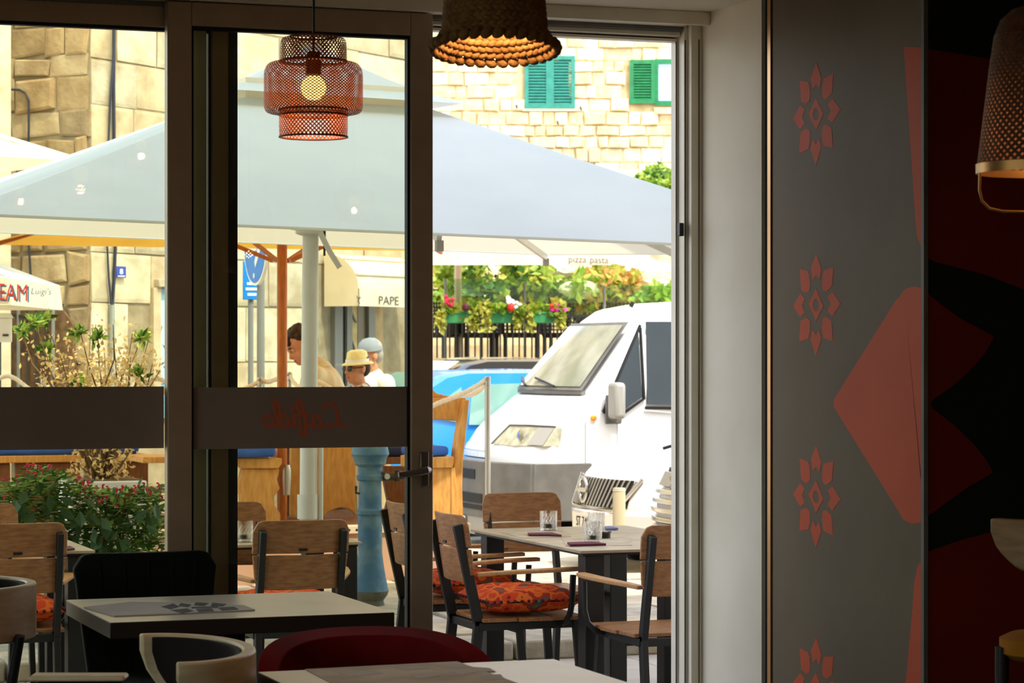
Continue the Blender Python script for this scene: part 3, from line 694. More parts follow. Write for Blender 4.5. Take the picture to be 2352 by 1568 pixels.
# kerb of rough stones and the raised flagstones behind it
YK = on_z(1420, 1506, ZT0).y; random.seed(3)
x = .6
while x < 7.4:
    w = random.uniform(.35, .8); mb = MB(); d = random.uniform(.34, .5); h = random.uniform(.085, .11)
    poly = [(x+.008, 0), (x+w*.5, -random.uniform(0, .02)), (x+w-.008, random.uniform(-.01, .015)), (x+w-.01, d), (x+.01, d+random.uniform(-.01, .02))]
    mb.prism(poly, lambda a, b, hh: Vector((a, YK+b, ZT0+hh)), 0, h); mb.build('kerb_stone', random.choice(('flagstone', 'flagstone_b')), ground, bevel=.012); x += w
y = YK+.5
while y < 7.5:
    x = .4+random.random()*.3; dy = random.uniform(.45, .6)
    while x < 7.6:
        w = random.uniform(.5, .95); j = lambda: random.uniform(-.03, .03)
        poly = [(x+.012+j()*.4, y+.01), (x+w*.5, y+.008+j()*.3), (x+w-.012+j()*.4, y+.01), (x+w-.012, y+dy-.012+j()), (x+.012, y+dy-.01+j())]
        mb = MB(); mb.prism(poly, lambda a, b, hh: Vector((a, b, hh)), -.1, random.uniform(0.0, .016)); mb.build('flagstone', random.choice(('flagstone', 'flagstone_b')), ground, bevel=.006, seg=1); x += w
    y += dy

# ---------------------------------------------------------------- terrace armchairs
def board(z0, z1, w, yf, rt=0.0, rb_=0.0, th=.013, taper=0.0):
    def fn(u, v):
        x = (2*u-1)*w; e = abs(x); top, bot = z1, z0
        if rt and e > w-rt: top -= rt-sqrt(max(0, rt*rt-(e-(w-rt))**2))
        if rb_ and e > w-rb_: bot += rb_-sqrt(max(0, rb_*rb_-(e-(w-rb_))**2))
        z = bot+(top-bot)*v; return Vector((x*(1-taper*(1-v)), yf(x, z), z))
    mb = MB(); mb.sheet(fn, 22, 6, (0, -th, 0)); return mb
def arm_chair():
    C = thing('terrace_armchair', 'x', 'chair', (0, 0, 0), 0, 'terrace armchairs of teak and black metal')
    yf = lambda x, z: -.222-.14*(z-.45)-.035*(1-(x/.2)**2)
    b1 = board(.742, .875, .198, yf, rt=.045).build('backrest_board', 'teak', C, bevel=.003)
    board(.596, .735, .196, yf, rb_=.05, taper=.05).build('backrest_board', 'teak', C, bevel=.003)
    mb = MB(); mb.box((0, yf(0, .755)-.0155, .757), (.035, .003, .010)); mb.build('maker_plate', 'black_plastic', b1)
    for s in (-1, 1):
        mb = MB(); mb.bar((s*.165, -.27, 0), (s*.165, -.222, .44), .026, .042); mb.bar((s*.165, -.222, .42), (s*.165, -.315, .835), .026, .042); mb.build('rear_post', 'black_metal', C, bevel=.003)
        mb = MB(); mb.bar((s*.185, .235, 0), (s*.175, .20, .435), .024, .034); mb.build('front_leg', 'black_metal', C, bevel=.003)
        mb = MB(); mb.tube([(s*.175, .14, .415), (s*.215, .14, .425), (s*.25, .145, .46), (s*.262, .15, .51), (s*.262, .155, .625)], .013, 6); mb.build('arm_support', 'black_metal', C, smooth=60)
        mb = MB(); vs = []
        ctr = [(.178, -.235, .622), (.205, -.17, .628), (.238, -.08, .634), (.258, .03, .638), (.262, .12, .640), (.258, .20, .641)]; wd = [.016, .020, .025, .028, .028, .020]; fs = []
        for (cx, cy, cz), w in zip(ctr, wd):
            for (o, h) in ((-w, 0), (w, 0), (w, .016), (-w, .016)): vs.append((s*(cx+o), cy, cz+h))
        for i in range(len(ctr)-1):
            for k in range(4): fs.append((i*4+k, i*4+(k+1) % 4, (i+1)*4+(k+1) % 4, (i+1)*4+k))
        fs += [(0, 1, 2, 3), tuple(len(vs)-4+k for k in (3, 2, 1, 0))]; mb.add(vs, fs); mb.build('armrest', 'teak_edge', C, bevel=.004)
        mb = MB(); mb.bar((s*.17, -.225, .415), (s*.17, .215, .415), .026, .032); mb.build('side_rail', 'black_metal', C, bevel=.003)
    for y, nm in ((-.22, 'rear_rail'), (.205, 'front_rail')):
        mb = MB(); mb.bar((-.17, y, .415), (.17, y, .415), .026, .032); mb.build(nm, 'black_metal', C, bevel=.003)
    mb = MB(); mb.bar((-.172, -.05, .395), (.172, -.05, .395), .02, .02); mb.build('cross_bar', 'black_metal', C)
    for k in range(3):
        y0 = -.215+k*.151; w = (.205, .222, .215)[k]; mb = MB()
        mb.prism([(-w*.97, y0), (w*.97, y0), (w, y0+.146), (-w, y0+.146)], lambda a, b, h: Vector((a, b, .432+h+.05*(a*a))), 0, .016); mb.build('seat_slat', 'teak', C, bevel=.003)
    return C
chair0 = arm_chair(); used = [False]
def chair(px, py, Y, rz, label, dx=0):
    q = at(px, py, Y); loc = (q.x, q.y, ZT0); off = Matrix.Rotation(rz, 3, 'Z') @ Vector((0, .27, 0)); loc = (q.x+off.x, q.y+off.y, ZT0)
    if not used[0]:
        used[0] = True; chair0.location = loc; chair0.rotation_euler = (0, 0, rz); chair0['label'] = label; return chair0
    return dup(chair0, loc, rz, label)
def cushion_proto():
    C = thing('seat_cushion', 'x', 'cushion', (0, 0, 0), 0, 'patterned orange seat cushions')
    def fn(u, v, s):
        x, y = (2*u-1), (2*v-1); k = (1-abs(x)**3.2)*(1-abs(y)**3.2); h = .050*max(0, k)**.42
        return Vector((x*.208, y*.208, .060+s*h*1.15+.006*sin(9*x+2)*cos(8*y)*(s > 0)))
    mb = MB(); mb.sheet(lambda u, v: fn(u, v, 1), 16, 16); mb.sheet(lambda u, v: fn(u, v, -.95), 16, 16); mb.build('pad', 'kilim', C, smooth=70)
    mb = MB()
    for i in range(15):
        t = -1+2*i/14
        for a, b in ((t, 1), (t, -1), (1, t), (-1, t)): mb.ell((a*.211, b*.211, .066), (.0075, .0075, .0075), 6, 4)
    mb.build('pompom_trim', 'flower_maroon', C, smooth=70, stuff=True); return C
cush0 = cushion_proto(); cu_used = [False]
def cushion(ch, label):
    loc = ch.location+Vector((0, 0, .452)); off = Matrix.Rotation(ch.rotation_euler.z, 3, 'Z') @ Vector((0, .01, 0)); loc = loc+off
    if not cu_used[0]:
        cu_used[0] = True; cush0.location = loc; cush0.rotation_euler = (0, 0, ch.rotation_euler.z); cush0['label'] = label; return
    dup(cush0, loc, ch.rotation_euler.z, label)
cA = chair(1045, 1180, 10.5, -pi/2, 'teak and black metal armchair nearest the open doorway, left side of the right-hand terrace table')
cushion(cA, 'orange patterned cushion with dark pompoms on the armchair nearest the open doorway')
cB = chair(930, 1155, 11.26, -pi/2, 'teak armchair half hidden behind the door handle stile, second along the right-hand terrace table')
cushion(cB, 'orange patterned cushion on the armchair half hidden behind the door stile')
cD = chair(1200, 1137, 11.98, pi, 'teak armchair facing us at the far end of the right-hand terrace table')
cE = chair(1578, 1205, 9.8, 0, 'teak armchair without cushion cut off by the right door jamb')
c1 = chair(690, 1195, 10.07, 0, 'teak armchair with its back to us seen through the sliding door below the lettering')
cushion(c1, 'orange cushion on the armchair with its back to us below the lettering')
c3 = chair(512, 1157, 11.2, pi, 'teak armchair facing us behind the cut glass tumbler at the middle terrace table')
cF = chair(37, 1203, 9.87, 0, 'teak armchair with its back to us in the lower left window')
cushion(cF, 'orange patterned cushion on the armchair in the lower left window')
cG = chair(-62, 1160, 11.1, pi, 'teak armchair facing us at the far left edge behind another armchair')

# ---------------------------------------------------------------- terrace tables
def terrace_table(x0, x1, y0, y1, label, legs):
    T = thing('terrace_table', label, 'table', ((x0+x1)/2, (y0+y1)/2, ZT0), 0, 'terrace tables'); sx, sy = x1-x0, y1-y0; h = .74
    mb = MB(); mb.box((0, 0, h-.006), (sx, sy, .012)); mb.build('table_top', 'top_grey', T, bevel=.002)
    mb = MB(); mb.box((0, 0, h-.017), (sx-.03, sy-.03, .010)); mb.build('under_frame', 'black_metal', T)
    for (lx_, ly_) in legs:
        mb = MB(); mb.span((lx_-.042, ly_-.042, .0), (lx_+.042, ly_+.042, h-.022)); mb.build('leg', 'black_metal', T, bevel=.004)
    return T
TA = terrace_table(3.745, 4.50, 1.58, 2.94, 'grey-topped terrace table seen through the open doorway, set with tumblers', [(-.30, -.60), (.05, -.60), (-.30, .60), (.30, .60)])
TB = terrace_table(2.38, 3.06, 2.36, 2.98, 'grey-topped terrace table behind the armchair below the lettering', [(-.28, -.26), (.28, -.26), (-.28, .26), (.28, .26)])
TC = terrace_table(1.22, 1.91, 2.28, 2.90, 'grey-topped terrace table at the lower left in front of the pink flowers', [(-.28, -.25), (.28, -.25), (-.28, .25), (.28, .25)])
ZTT = ZT0+.74
def tumbler_proto():
    T = thing('tumbler', 'x', 'glass', (0, 0, 0), 0, 'cut glass tumblers on the terrace tables'); T.scale = (1.13, 1.13, 1.13)
    mb = MB(); n = 16
    prof_o = [(.030, .0), (.033, .002), (.0335, .03), (.0345, .066), (.0345, .078)]
    vs, fs = [], []; K = 9; zs = [0, .012, .024, .036, .048, .060, .068, .073, .078]
    for k in range(n*2):
        a = pi*k/n
        for i, z in enumerate(zs):
            r = .0325+.0022*z/.078+(0.0012 if (k+i) % 2 == 0 and i < 6 else -.0006 if i < 6 else 0); vs.append((r*cos(a), r*sin(a), z))
    m_ = n*2
    for k in range(m_):
        q = (k+1) % m_
        for i in range(K-1): fs.append((k*K+i, q*K+i, q*K+i+1, k*K+i+1))
    fs.append(tuple(k*K for k in range(m_))); mb.add(vs, fs)
    mb.lathe([(.0, .010), (.028, .010), (.0305, .016), (.0330, .078)], m_)
    b = len(mb.v)
    for k in range(m_):
        q = (k+1) % m_; mb.f.append((k*K+K-1, q*K+K-1, m_*K+q*4+3, m_*K+k*4+3))
    mb.build('body', 'tumbler_glass', T)
    mb = MB(); mb.lathe([(0, .011), (.016, .011), (.016, .026), (0, .027)], 14); mb.build('tea_light', 'iron', T, smooth=40); return T
tum0 = tumbler_proto(); tl = [(1260, 1218, 'cut glass tumbler standing alone at the far left of the doorway table'), (1362, 1245, 'cut glass tumbler nearest us on the doorway table'), (1369, 1222, 'cut glass tumbler behind another beside the black ashtray'), (560, 1244, 'cut glass tumbler on the terrace table behind the glass door')]
for i, (px, py, lab) in enumerate(tl):
    q = on_z(px, py, ZTT)
    if i == 0: tum0.location = q; tum0['label'] = lab
    else: dup(tum0, q, .3*i, lab)
q = on_z(1384, 1236, ZTT); A = thing('ashtray', 'small black ashtray beside the tumblers on the doorway table', 'ashtray', q)
mb = MB(); mb.lathe([(0, .004), (.026, .004), (.03, .026), (.035, .026), (.034, 0), (0, 0)], 20); mb.build('bowl', 'black_plastic', A, smooth=40)
mb = MB(); mb.bar((.024, 0, .027), (.04, 0, .027), .008, .004); mb.build('cigarette_rest', 'black_plastic', A)
def flat(name, poly, m, z, th, lab, cat, grp=None):
    mb = MB(); mb.prism(poly, lambda a, b, h: on_z(a, b, z)+Vector((0, 0, h)), 0, th); return tag(mb.build(name, m), lab, cat, grp)
flat('placemat', [(1150, 1222), (1290, 1218), (1312, 1232), (1200, 1236)], 'print_tan', ZTT+.0005, .001, 'pale paper placemat at the far left of the doorway table', 'placemat', 'paper placemats')
flat('placemat', [(1290, 1236), (1452, 1234), (1452, 1252), (1300, 1254)], 'print_tan', ZTT+.0005, .001, 'pale paper placemat at the near edge of the doorway table', 'placemat', 'paper placemats')
flat('napkin', [(1212, 1227), (1268, 1226), (1290, 1232), (1262, 1231), (1215, 1231)], 'napkin_plum', ZTT+.002, .008, 'plum folded napkin beside the far left tumbler', 'napkin', 'folded napkins')
flat('napkin', [(1303, 1249), (1360, 1247), (1392, 1252), (1310, 1254)], 'napkin_plum', ZTT+.002, .008, 'plum folded napkin in front of the nearest tumbler', 'napkin', 'folded napkins')
flat('napkin', [(1388, 1213), (1408, 1212), (1420, 1216), (1392, 1217)], 'napkin_blue', ZTT+.002, .008, 'blue folded napkin behind the ashtray', 'napkin', 'folded napkins')
flat('napkin', [(148, 1258), (160, 1256), (172, 1262), (150, 1264)], 'napkin_plum', ZTT+.002, .006, 'plum folded napkin on the lower left terrace table', 'napkin', 'folded napkins')

# ---------------------------------------------------------------- the large white parasol
ux, uy = 3.35, 4.19
def big_parasol():
    P = thing('parasol', 'large square white parasol with vented top shading the terrace', 'parasol', (ux, uy, ZT0), 0)
    H = 2.02; ze = 2.03-ZT0; hh = .83; ap = ze+hh
    def zt(x, y, z): return Vector((x, y, z-.024*x+.0355*y))
    cut = .22
    corners = [(-H, -H), (H, -H), (H, H), (-H, H)]
    mb = MB(); n = 10
    for k in range(4):
        a, b = corners[k], corners[(k+1) % 4]
        def fn(u, v):
            t = 1-(1-cut)*v; ex = a[0]+(b[0]-a[0])*u; ey = a[1]+(b[1]-a[1])*u
            sag = -.035*sin(pi*u)*0 - .05*(sin(pi*v))*(.35+.65*abs(2*u-1)*0+.0)
            dip = .012*sin(3*pi*u)**2*(1-v)
            return zt(ex*t, ey*t, ze+hh*(1-t)+sag*.6+dip*0)
        mb.sheet(fn, 12, 8)
    can = mb.build('canopy', 'canvas', P, smooth=30)
    mb = MB()
    for k in range(4):
        a, b = corners[k], corners[(k+1) % 4]
        mb.sheet(lambda u, v: zt((a[0]+(b[0]-a[0])*u)*1.001, (a[1]+(b[1]-a[1])*u)*1.001, ze+.004-.012*v), 12, 1)
    mb.build('hem', 'canvas', can)
    mb = MB(); c2 = .29; zc_ = ap-.165
    for k in range(4):
        a, b = corners[k], corners[(k+1) % 4]
        mb.sheet(lambda u, v: zt((a[0]+(b[0]-a[0])*u)*c2*(1-v), (a[1]+(b[1]-a[1])*u)*c2*(1-v), zc_+.30*v-.03*sin(pi*v)), 8, 6)
    mb.build('vent_cap', 'canvas', can, smooth=30)
    mb = MB()
    for k in range(4):
        a, b = corners[k], corners[(k+1) % 4]; mb.sheet(lambda u, v: zt((a[0]+(b[0]-a[0])*u)*cut*1.02, (a[1]+(b[1]-a[1])*u)*cut*1.02, ze+hh*(1-cut)-.03+.12*v), 4, 1)
    mb.build('vent_skirt', 'canvas_cream', can)
    lean = Vector((-.024, .0355, 0))*0
    top = zt(0, 0, ap+.1); hub = Vector((-.012, 0, 2.08-ZT0))
    mb = MB(); mb.tube([(-.03, .0, .0), (-.025, 0, .6), (-.010, 0, 2.2), (0, 0, ap+.08)], [.046, .043, .040, .038], 16); mb.build('pole', 'pole_white', P, smooth=50)
    mb = MB(); mb.lathe([(.042, -.04), (.075, -.03), (.075, .02), (.042, .03)], 14, hub); mb.build('runner', 'pole_white', P, smooth=40)
    for k in range(8):
        if k % 2 == 0: c = Vector(corners[k//2]+(0,))
        else: a, b = corners[k//2], corners[(k//2+1) % 4]; c = Vector(((a[0]+b[0])/2, (a[1]+b[1])/2, 0))
        e = zt(c.x*.985, c.y*.985, ze-.022); tp = zt(c.x*.06, c.y*.06, ap-.13); mb = MB(); mb.bar(tp, e, .022, .034); mb.build('rib', 'pole_white', P)
        mid = tp.lerp(e, .52); d = (mid-hub); d.z = 0; d.normalize(); mb = MB(); mb.bar(hub+d*.07, mid-Vector((0, 0, .02)), .02, .030); mb.build('strut', 'pole_white', P)
        mb = MB(); mb.box(e-Vector((0, 0, .028)), (.03, .03, .045)); mb.build('rib_end', 'trim_grey', P)
    mb = MB(); mb.tube([hub+Vector((.03, -.06, -.02)), hub+Vector((.07, -.10, -.12)), hub+Vector((.12, -.11, -.20))], .014, 8); mb.build('crank_handle', 'pole_white', P, smooth=50)
    mb = MB(); mb.tube([hub+Vector((.055, -.05, .2)), hub+Vector((.06, -.05, .05)), hub+Vector((.058, -.05, -.14))], .006, 6); mb.build('pull_cord', 'print_grey', P)
    mb = MB(); mb.lathe([(.045, .0), (.052, .0), (.052, .12), (.045, .12)], 14, (-.026, 0, .72)); mb.build('clamp_sleeve', 'pole_white', P, smooth=40)
    mb = MB(); mb.tube([(.035, -.02, .60), (.037, -.02, 1.2)], .012, 8); mb.build('cable_duct', 'pole_white', P, smooth=40)
    mb = MB(); mb.box((-.012, -.046, .52), (.018, .003, .16)); mb.build('inspection_sticker', 'sticker_green', P)
    mb = MB(); mb.box((0, 0, .03), (.7, .7, .06)); mb.build('base_plate', 'iron', P, bevel=.01); return P
big_parasol()

# ---------------------------------------------------------------- blue cast-iron street pump
q = on_z(850, 1388, 0.01); Yp = 14.62; PP = thing('water_pump', 'old blue cast-iron street pump with a tap, behind the glass door', 'pump', (q.x, q.y, 0.0)); k_ = Yp/F
pf = [(905, 4), (915, 14), (930, 20), (960, 25), (1000, 29), (1014, 38), (1030, 42), (1040, 44), (1048, 38), (1062, 36), (1069, 28), (1085, 27), (1089, 32), (1097, 31), (1102, 26), (1163, 27), (1168, 32), (1176, 32), (1181, 28), (1265, 28), (1290, 31), (1320, 36), (1345, 41), (1352, 43)]
mb = MB(); mb.lathe([(h*k_, (1388-y)*k_) for y, h in pf], 28); mb.build('column', 'pumpblue', PP, smooth=35)
mb = MB(); mb.lathe([(43*k_, 36*k_), (40*k_, 26*k_), (31*k_, 14*k_), (34*k_, 0), (.0, 0)], 24); mb.build('foot', 'pump_base', PP, smooth=40)
rt = (W(1, 0)-W(0, 0)); zz = (1388-1090)*k_
mb = MB(); mb.tube([rt*.055+Vector((0, 0, zz)), rt*.13+Vector((0, 0, zz-.005)), rt*.19+Vector((0, 0, zz)), rt*.30+Vector((0, 0, zz-.005))], [.03, .022, .017, .013], 10); tp_ = mb.build('spout', 'cast_iron', PP, smooth=50)
mb = MB(); mb.tube([rt*.085+Vector((0, -.03, zz)), rt*.085+Vector((0, -.05, zz))], .017, 10); mb.build('bolt', 'steel', tp_)
mb = MB(); mb.tube([rt*.16+Vector((0, 0, zz-.03)), rt*.16+Vector((0, 0, zz+.035))], .02, 10); mb.build('valve', 'cast_iron', tp_, smooth=50)
mb = MB(); mb.tube([rt*-.055+Vector((0, -.03, (1388-1130)*k_)), rt*-.09+Vector((0, -.03, (1388-1128)*k_)), rt*-.09+Vector((0, -.03, (1388-1112)*k_))], .008, 6); mb.build('side_hook', 'cast_iron', PP)

# ---------------------------------------------------------------- shrubs in front of the platform, behind the left pane
def leaf_mesh(mb, c, d, up, L, w, fold=.25):
    d = d.normalized(); s = d.cross(up)
    if s.length < 1e-4: s = Vector((1, 0, 0))
    s.normalize(); n = s.cross(d); m_ = c+d*L*.5
    mb.add([c, m_+s*w+n*w*fold, c+d*L, m_-s*w+n*w*fold, m_], [(0, 1, 4), (1, 2, 4), (2, 3, 4), (3, 0, 4)])
def rv(r=random): return Vector((r.gauss(0, 1), r.gauss(0, 1), r.gauss(0, 1))).normalized()
random.seed(11)
base = at(190, 1290, 13.2); base.z = ZT0
B_ = thing('flowering_shrub', 'leafy green shrub with small pink flowers beside the lower left table', 'shrub', base)
mb1, mb2, fl = MB(), MB(), MB()
outl = lambda px: 1105-28*sin((px+20)/60)+ (25 if px < 60 else 0) + (20 if px > 330 else 0)
big = []
for i in range(5200):
    px = random.uniform(-60, 372); top = outl(px); py = top+(1300-top)*random.random()**1.15; d = 13.2+random.uniform(-.42, .42)
    p = at(px, py, d)-base; dr = rv(); dr.z = abs(dr.z)*.4-.15; leaf_mesh(mb1 if i % 3 else mb2, p, dr, Vector((0, 0, 1)), random.uniform(.05, .085), random.uniform(.013, .022))
lm = None
for i in range(70):
    px = random.uniform(0, 365); top = outl(px)+20; py = top+(1270-top)*random.random(); p = at(px, py, 12.72+random.uniform(-.1, .1))-base
    if lm is None:
        mb = MB(); leaf_mesh(mb, Vector((0, 0, 0)), Vector((0, -.2, -1)), Vector((0, -1, .2)), .10, .03, .2); lm = mb.build('leaf', 'leaf_deep', B_); lo = lm
    else: lo = lm.copy(); col.objects.link(lo)
    lo.location = p; lo.rotation_euler = (random.uniform(-.8, .8), random.uniform(-1, 1), random.uniform(-1.5, 1.5)); s = random.uniform(.7, 1.2); lo.scale = (s, s, s)
mb1.build('foliage', 'leaf_green', B_, stuff=True); mb2.build('foliage', 'leaf_light', B_, stuff=True)
for i in range(110):
    px = random.choice((random.uniform(0, 120), random.uniform(150, 372), random.uniform(180, 372))); top = outl(px)
    py = top-8+abs(random.gauss(0, 26)); p = at(px, py, 13.2+random.uniform(-.5, .3))-base
    fl.tube([p, p+Vector((random.uniform(-.012, .012), -.005, random.uniform(.012, .024)))], [.002, .006], 5); fl.ell(p+Vector((0, -.005, .022)), (.008, .006, .005), 6, 4)
fl.build('blossoms', 'flower_pink', B_, stuff=True)
for i in range(9):
    a = at(random.uniform(120, 260), 1290, 13.2)-base; e = at(random.uniform(0, 370), random.uniform(1120, 1200), 13.2+random.uniform(-.3, .3))-base; a.z = .15
    mb = MB(); mb.tube([a, a.lerp(e, .5)+Vector((0, 0, .06)), e], [.012, .008, .004], 5); mb.build('stem', 'bark', B_)
q = at(350, 1262, 12.95); mb = MB(); PT = thing('plant_pot', 'terracotta pot under the pink flowering shrub', 'pot', (q.x, q.y, ZT0))
mb.lathe([(0, 0), (.12, 0), (.165, .30), (.18, .30), (.18, .345), (.155, .345), (.15, .30), (0, .29)], 24); mb.build('pot_body', 'terracotta', PT, smooth=40)
mb = MB(); mb.lathe([(.18, .30), (.184, .30), (.184, .346), (.18, .346)], 24); mb.build('pot_rim', 'terracotta', PT, smooth=40)
# tall dry shrub
base = at(235, 1180, 14.6); base.z = .0
D_ = thing('dry_shrub', 'tall sparse shrub with dry yellow leaves and a few green tufts in a white planter', 'shrub', base)
tips = [(50, 760, 1), (80, 740, 1), (105, 735, 1), (70, 800, 0), (110, 800, 1), (150, 770, 0), (185, 765, 1), (220, 745, 0), (225, 775, 1), (260, 745, 0), (262, 790, 0), (305, 760, 0), (325, 775, 1), (345, 765, 0), (300, 820, 0), (350, 835, 0), (368, 850, 0), (200, 830, 0), (240, 810, 0), (170, 850, 0), (120, 860, 0), (140, 820, 0), (280, 860, 0), (320, 860, 1), (180, 880, 1), (330, 890, 0), (95, 880, 0), (230, 870, 0), (270, 1040, 0), (200, 1045, 0), (240, 1060, 0), (300, 1060, 0), (180, 1065, 0), (250, 1085, 0)]
dry, grn, lt = MB(), MB(), MB()
for (px, py, g) in tips:
    e = at(px, py, 14.6+random.uniform(-.4, .4))-base; a = at(235+random.uniform(-10, 10), 1140, 14.6)-base; m1 = a.lerp(e, .45)+Vector((random.uniform(-.08, .08), 0, .05))
    if py > 1000: a = at(235, 1110, 14.6)-base; m1 = a.lerp(e, .5)
    mb = MB(); mb.tube([a, m1, a.lerp(e, .8)+Vector((random.uniform(-.03, .03), 0, 0)), e], [.010, .007, .004, .0025], 5); mb.build('branch', 'bark', D_)
    for k in range(44 if not g else 22):
        t = random.uniform(.40, 1.04); c = a.lerp(e, t)*1.0+rv()*random.uniform(.01, .11); leaf_mesh(dry, c, rv(), rv(), random.uniform(.022, .042), random.uniform(.007, .012))
    if g:
        for k in range(34): leaf_mesh(grn if k % 3 else lt, e+rv()*random.uniform(0, .035), rv()+Vector((0, 0, .5)), rv(), random.uniform(.05, .08), random.uniform(.010, .015))
for k in range(420):
    p = at(random.gauss(250, 70), random.gauss(860, 38), 14.6+random.uniform(-.4, .4))-base; leaf_mesh(dry, p, rv(), rv(), random.uniform(.03, .05), random.uniform(.008, .013))
for k in range(160):
    p = at(random.gauss(240, 36), random.gauss(1055, 22), 14.6+random.uniform(-.3, .3))-base; leaf_mesh(dry, p, rv(), rv(), random.uniform(.03, .05), random.uniform(.008, .013))
dry.build('dry_foliage', 'leaf_dry', D_, stuff=True); grn.build('green_tufts', 'leaf_light', D_, stuff=True); lt.build('green_tufts', 'leaf_green', D_, stuff=True)
q = at(235, 1100, 14.6); mb = MB(); PW = thing('planter_box', 'white square planter holding the tall dry shrub', 'planter', (q.x, q.y, 0))
mb.span((-.22, -.2, 0), (.22, .2, .73)); mb.build('box', 'planter_white', PW, bevel=.01)
mb = MB(); mb.span((-.2, -.18, .73), (.2, .18, .735)); mb.build('soil', 'bark', PW)

# ================================================================ THE PLATFORM ACROSS THE WAY
yf0 = 7.60; xe = 5.33; ZPF = .36
PL = thing('dining_platform', 'raised pinkish-brown dining platform with a perforated top trim behind the blue pump', 'platform', (1.2, yf0, 0))
mb = MB(); mb.span((-6, yf0, -.12), (xe, 9.35, ZPF-.05)); mb.build('front_board', 'deck_pink', PL, world=True)
mb = MB(); mb.span((-6, yf0-.02, ZPF-.05), (xe+.02, yf0+.10, ZPF)); tr = mb.build('edge_trim', 'deck_trim', PL, bevel=.004, world=True)
mb = MB()
for i in range(90): mb.tube([(xe-.05-i*.05, yf0-.021, ZPF-.026), (xe-.05-i*.05, yf0-.015, ZPF-.026)], .009, 8)
mb.build('trim_holes', 'grille_dark', tr, world=True, stuff=True)
dp = None
for i in range(13):
    y0 = yf0+.10+i*.128
    mb = MB(); mb.span((-6, y0+.004, ZPF-.04), (xe, y0+.124, ZPF-.005)); mb.build('deck_plank', 'pine_dark', PL, world=True)
def fpY(Y): return lambda a, b, h: at(a, b, Y)+Vector((0, h, 0))
def slab(name, poly, Y, th, m, parent, **kw):
    mb = MB(); mb.prism(poly, fpY(Y), 0, th); return mb.build(name, m, parent, world=True, **kw)
# pine bench with a carved end
q = at(597, 1197, 16.45); q.z = ZPF; BN = thing('pine_bench', 'carved pine bench end with cushion, left of the parasol pole', 'bench', q)
slab('carved_end', [(556, 1076), (642, 1076), (640, 1092), (636, 1100), (643, 1122), (630, 1140), (632, 1160), (644, 1180), (645, 1199), (554, 1199), (553, 1140), (545, 1122), (550, 1100)], 16.45, .06, 'pine', BN, bevel=.008)
slab('seat_edge', [(543, 1052), (648, 1052), (648, 1064), (640, 1076), (556, 1076), (543, 1064)], 16.42, .08, 'pine', BN, bevel=.006)
mb = MB(); a = at(330, 1052, 16.42); b = at(648, 1064, 16.42); mb.span((a.x, a.y+.03, ZPF+.385), (b.x, a.y+.50, ZPF+.425)); mb.build('seat_plank', 'pine', BN, world=True, bevel=.004)
def bolster(name, x0, x1, y0, y1, z0, h, m, lab):
    C = MB(); C.box(((x0+x1)/2, (y0+y1)/2, z0+h/2), (x1-x0, y1-y0, h)); o = C.build(name, m, bevel=h*.42, seg=4); return tag(o, lab, 'cushion', 'blue bench cushions')
a = at(470, 1052, 16.4); b = at(636, 1052, 16.4); bolster('bench_cushion', a.x, b.x, b.y+.0, b.y+.42, ZPF+.426, .075, 'cushion_blue', 'bright blue cushion on the carved pine bench left of the parasol pole')
# long bench behind the shrubs at the left
a = at(-120, 1056, 16.9); b = at(372, 1056, 16.9); BL = thing('pine_bench', 'long pine bench behind the dry shrub at the left', 'bench', ((a.x+b.x)/2, a.y, ZPF))
mb = MB(); mb.span((a.x, a.y, ZPF+.36), (b.x, a.y+.45, ZPF+.41)); mb.build('seat_plank', 'pine', BL, world=True, bevel=.006)
for t in (.15, .5, .85):
    x = a.x+(b.x-a.x)*t; mb = MB(); mb.span((x-.22, a.y+.03, ZPF), (x+.22, a.y+.09, ZPF+.36)); mb.build('bench_leg', 'pine_dark', BL, world=True, bevel=.01)
bolster('bench_cushion', a.x+.05, b.x-.05, a.y+.0, a.y+.4, ZPF+.411, .07, 'cushion_blue', 'long blue cushion on the bench behind the dry shrub')
# trestle table in the middle
q = at(770, 1197, 17.0); q.z = ZPF; TT = thing('pine_trestle_table', 'pine trestle table with an arched panel behind the parasol pole', 'table', q)
slab('arched_panel', [(668, 1010), (818, 1010), (818, 1186), (812, 1176), (800, 1168), (782, 1166), (765, 1170), (752, 1178), (744, 1186), (668, 1186)], 17.0, .05, 'pine', TT, bevel=.006)
slab('arched_panel', [(643, 1010), (668, 1010), (668, 1185), (648, 1185), (650, 1150), (662, 1100), (655, 1050)], 17.05, .05, 'pine_dark', TT, bevel=.006)
mb = MB(); a = at(640, 990, 16.95); b = at(830, 1006, 16.95); mb.span((a.x, a.y-.1, b.z), (b.x, a.y+.45, a.z)); mb.build('table_top', 'pine', TT, world=True, bevel=.006)
# bucket lamp hanging from the wooden parasol pole
# shaded bench right of the pump
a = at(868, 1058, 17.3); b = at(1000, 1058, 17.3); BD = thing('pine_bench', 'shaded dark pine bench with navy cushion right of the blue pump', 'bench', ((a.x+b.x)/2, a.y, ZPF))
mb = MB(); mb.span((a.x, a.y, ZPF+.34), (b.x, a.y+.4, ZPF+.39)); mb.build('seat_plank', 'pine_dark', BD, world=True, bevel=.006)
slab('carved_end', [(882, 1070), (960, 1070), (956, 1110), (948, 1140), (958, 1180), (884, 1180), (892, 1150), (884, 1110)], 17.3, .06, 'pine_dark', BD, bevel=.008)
bolster('bench_cushion', a.x+.02, b.x-.02, a.y, a.y+.38, ZPF+.391, .07, 'cushion_navy', 'navy cushion on the shaded bench right of the blue pump')
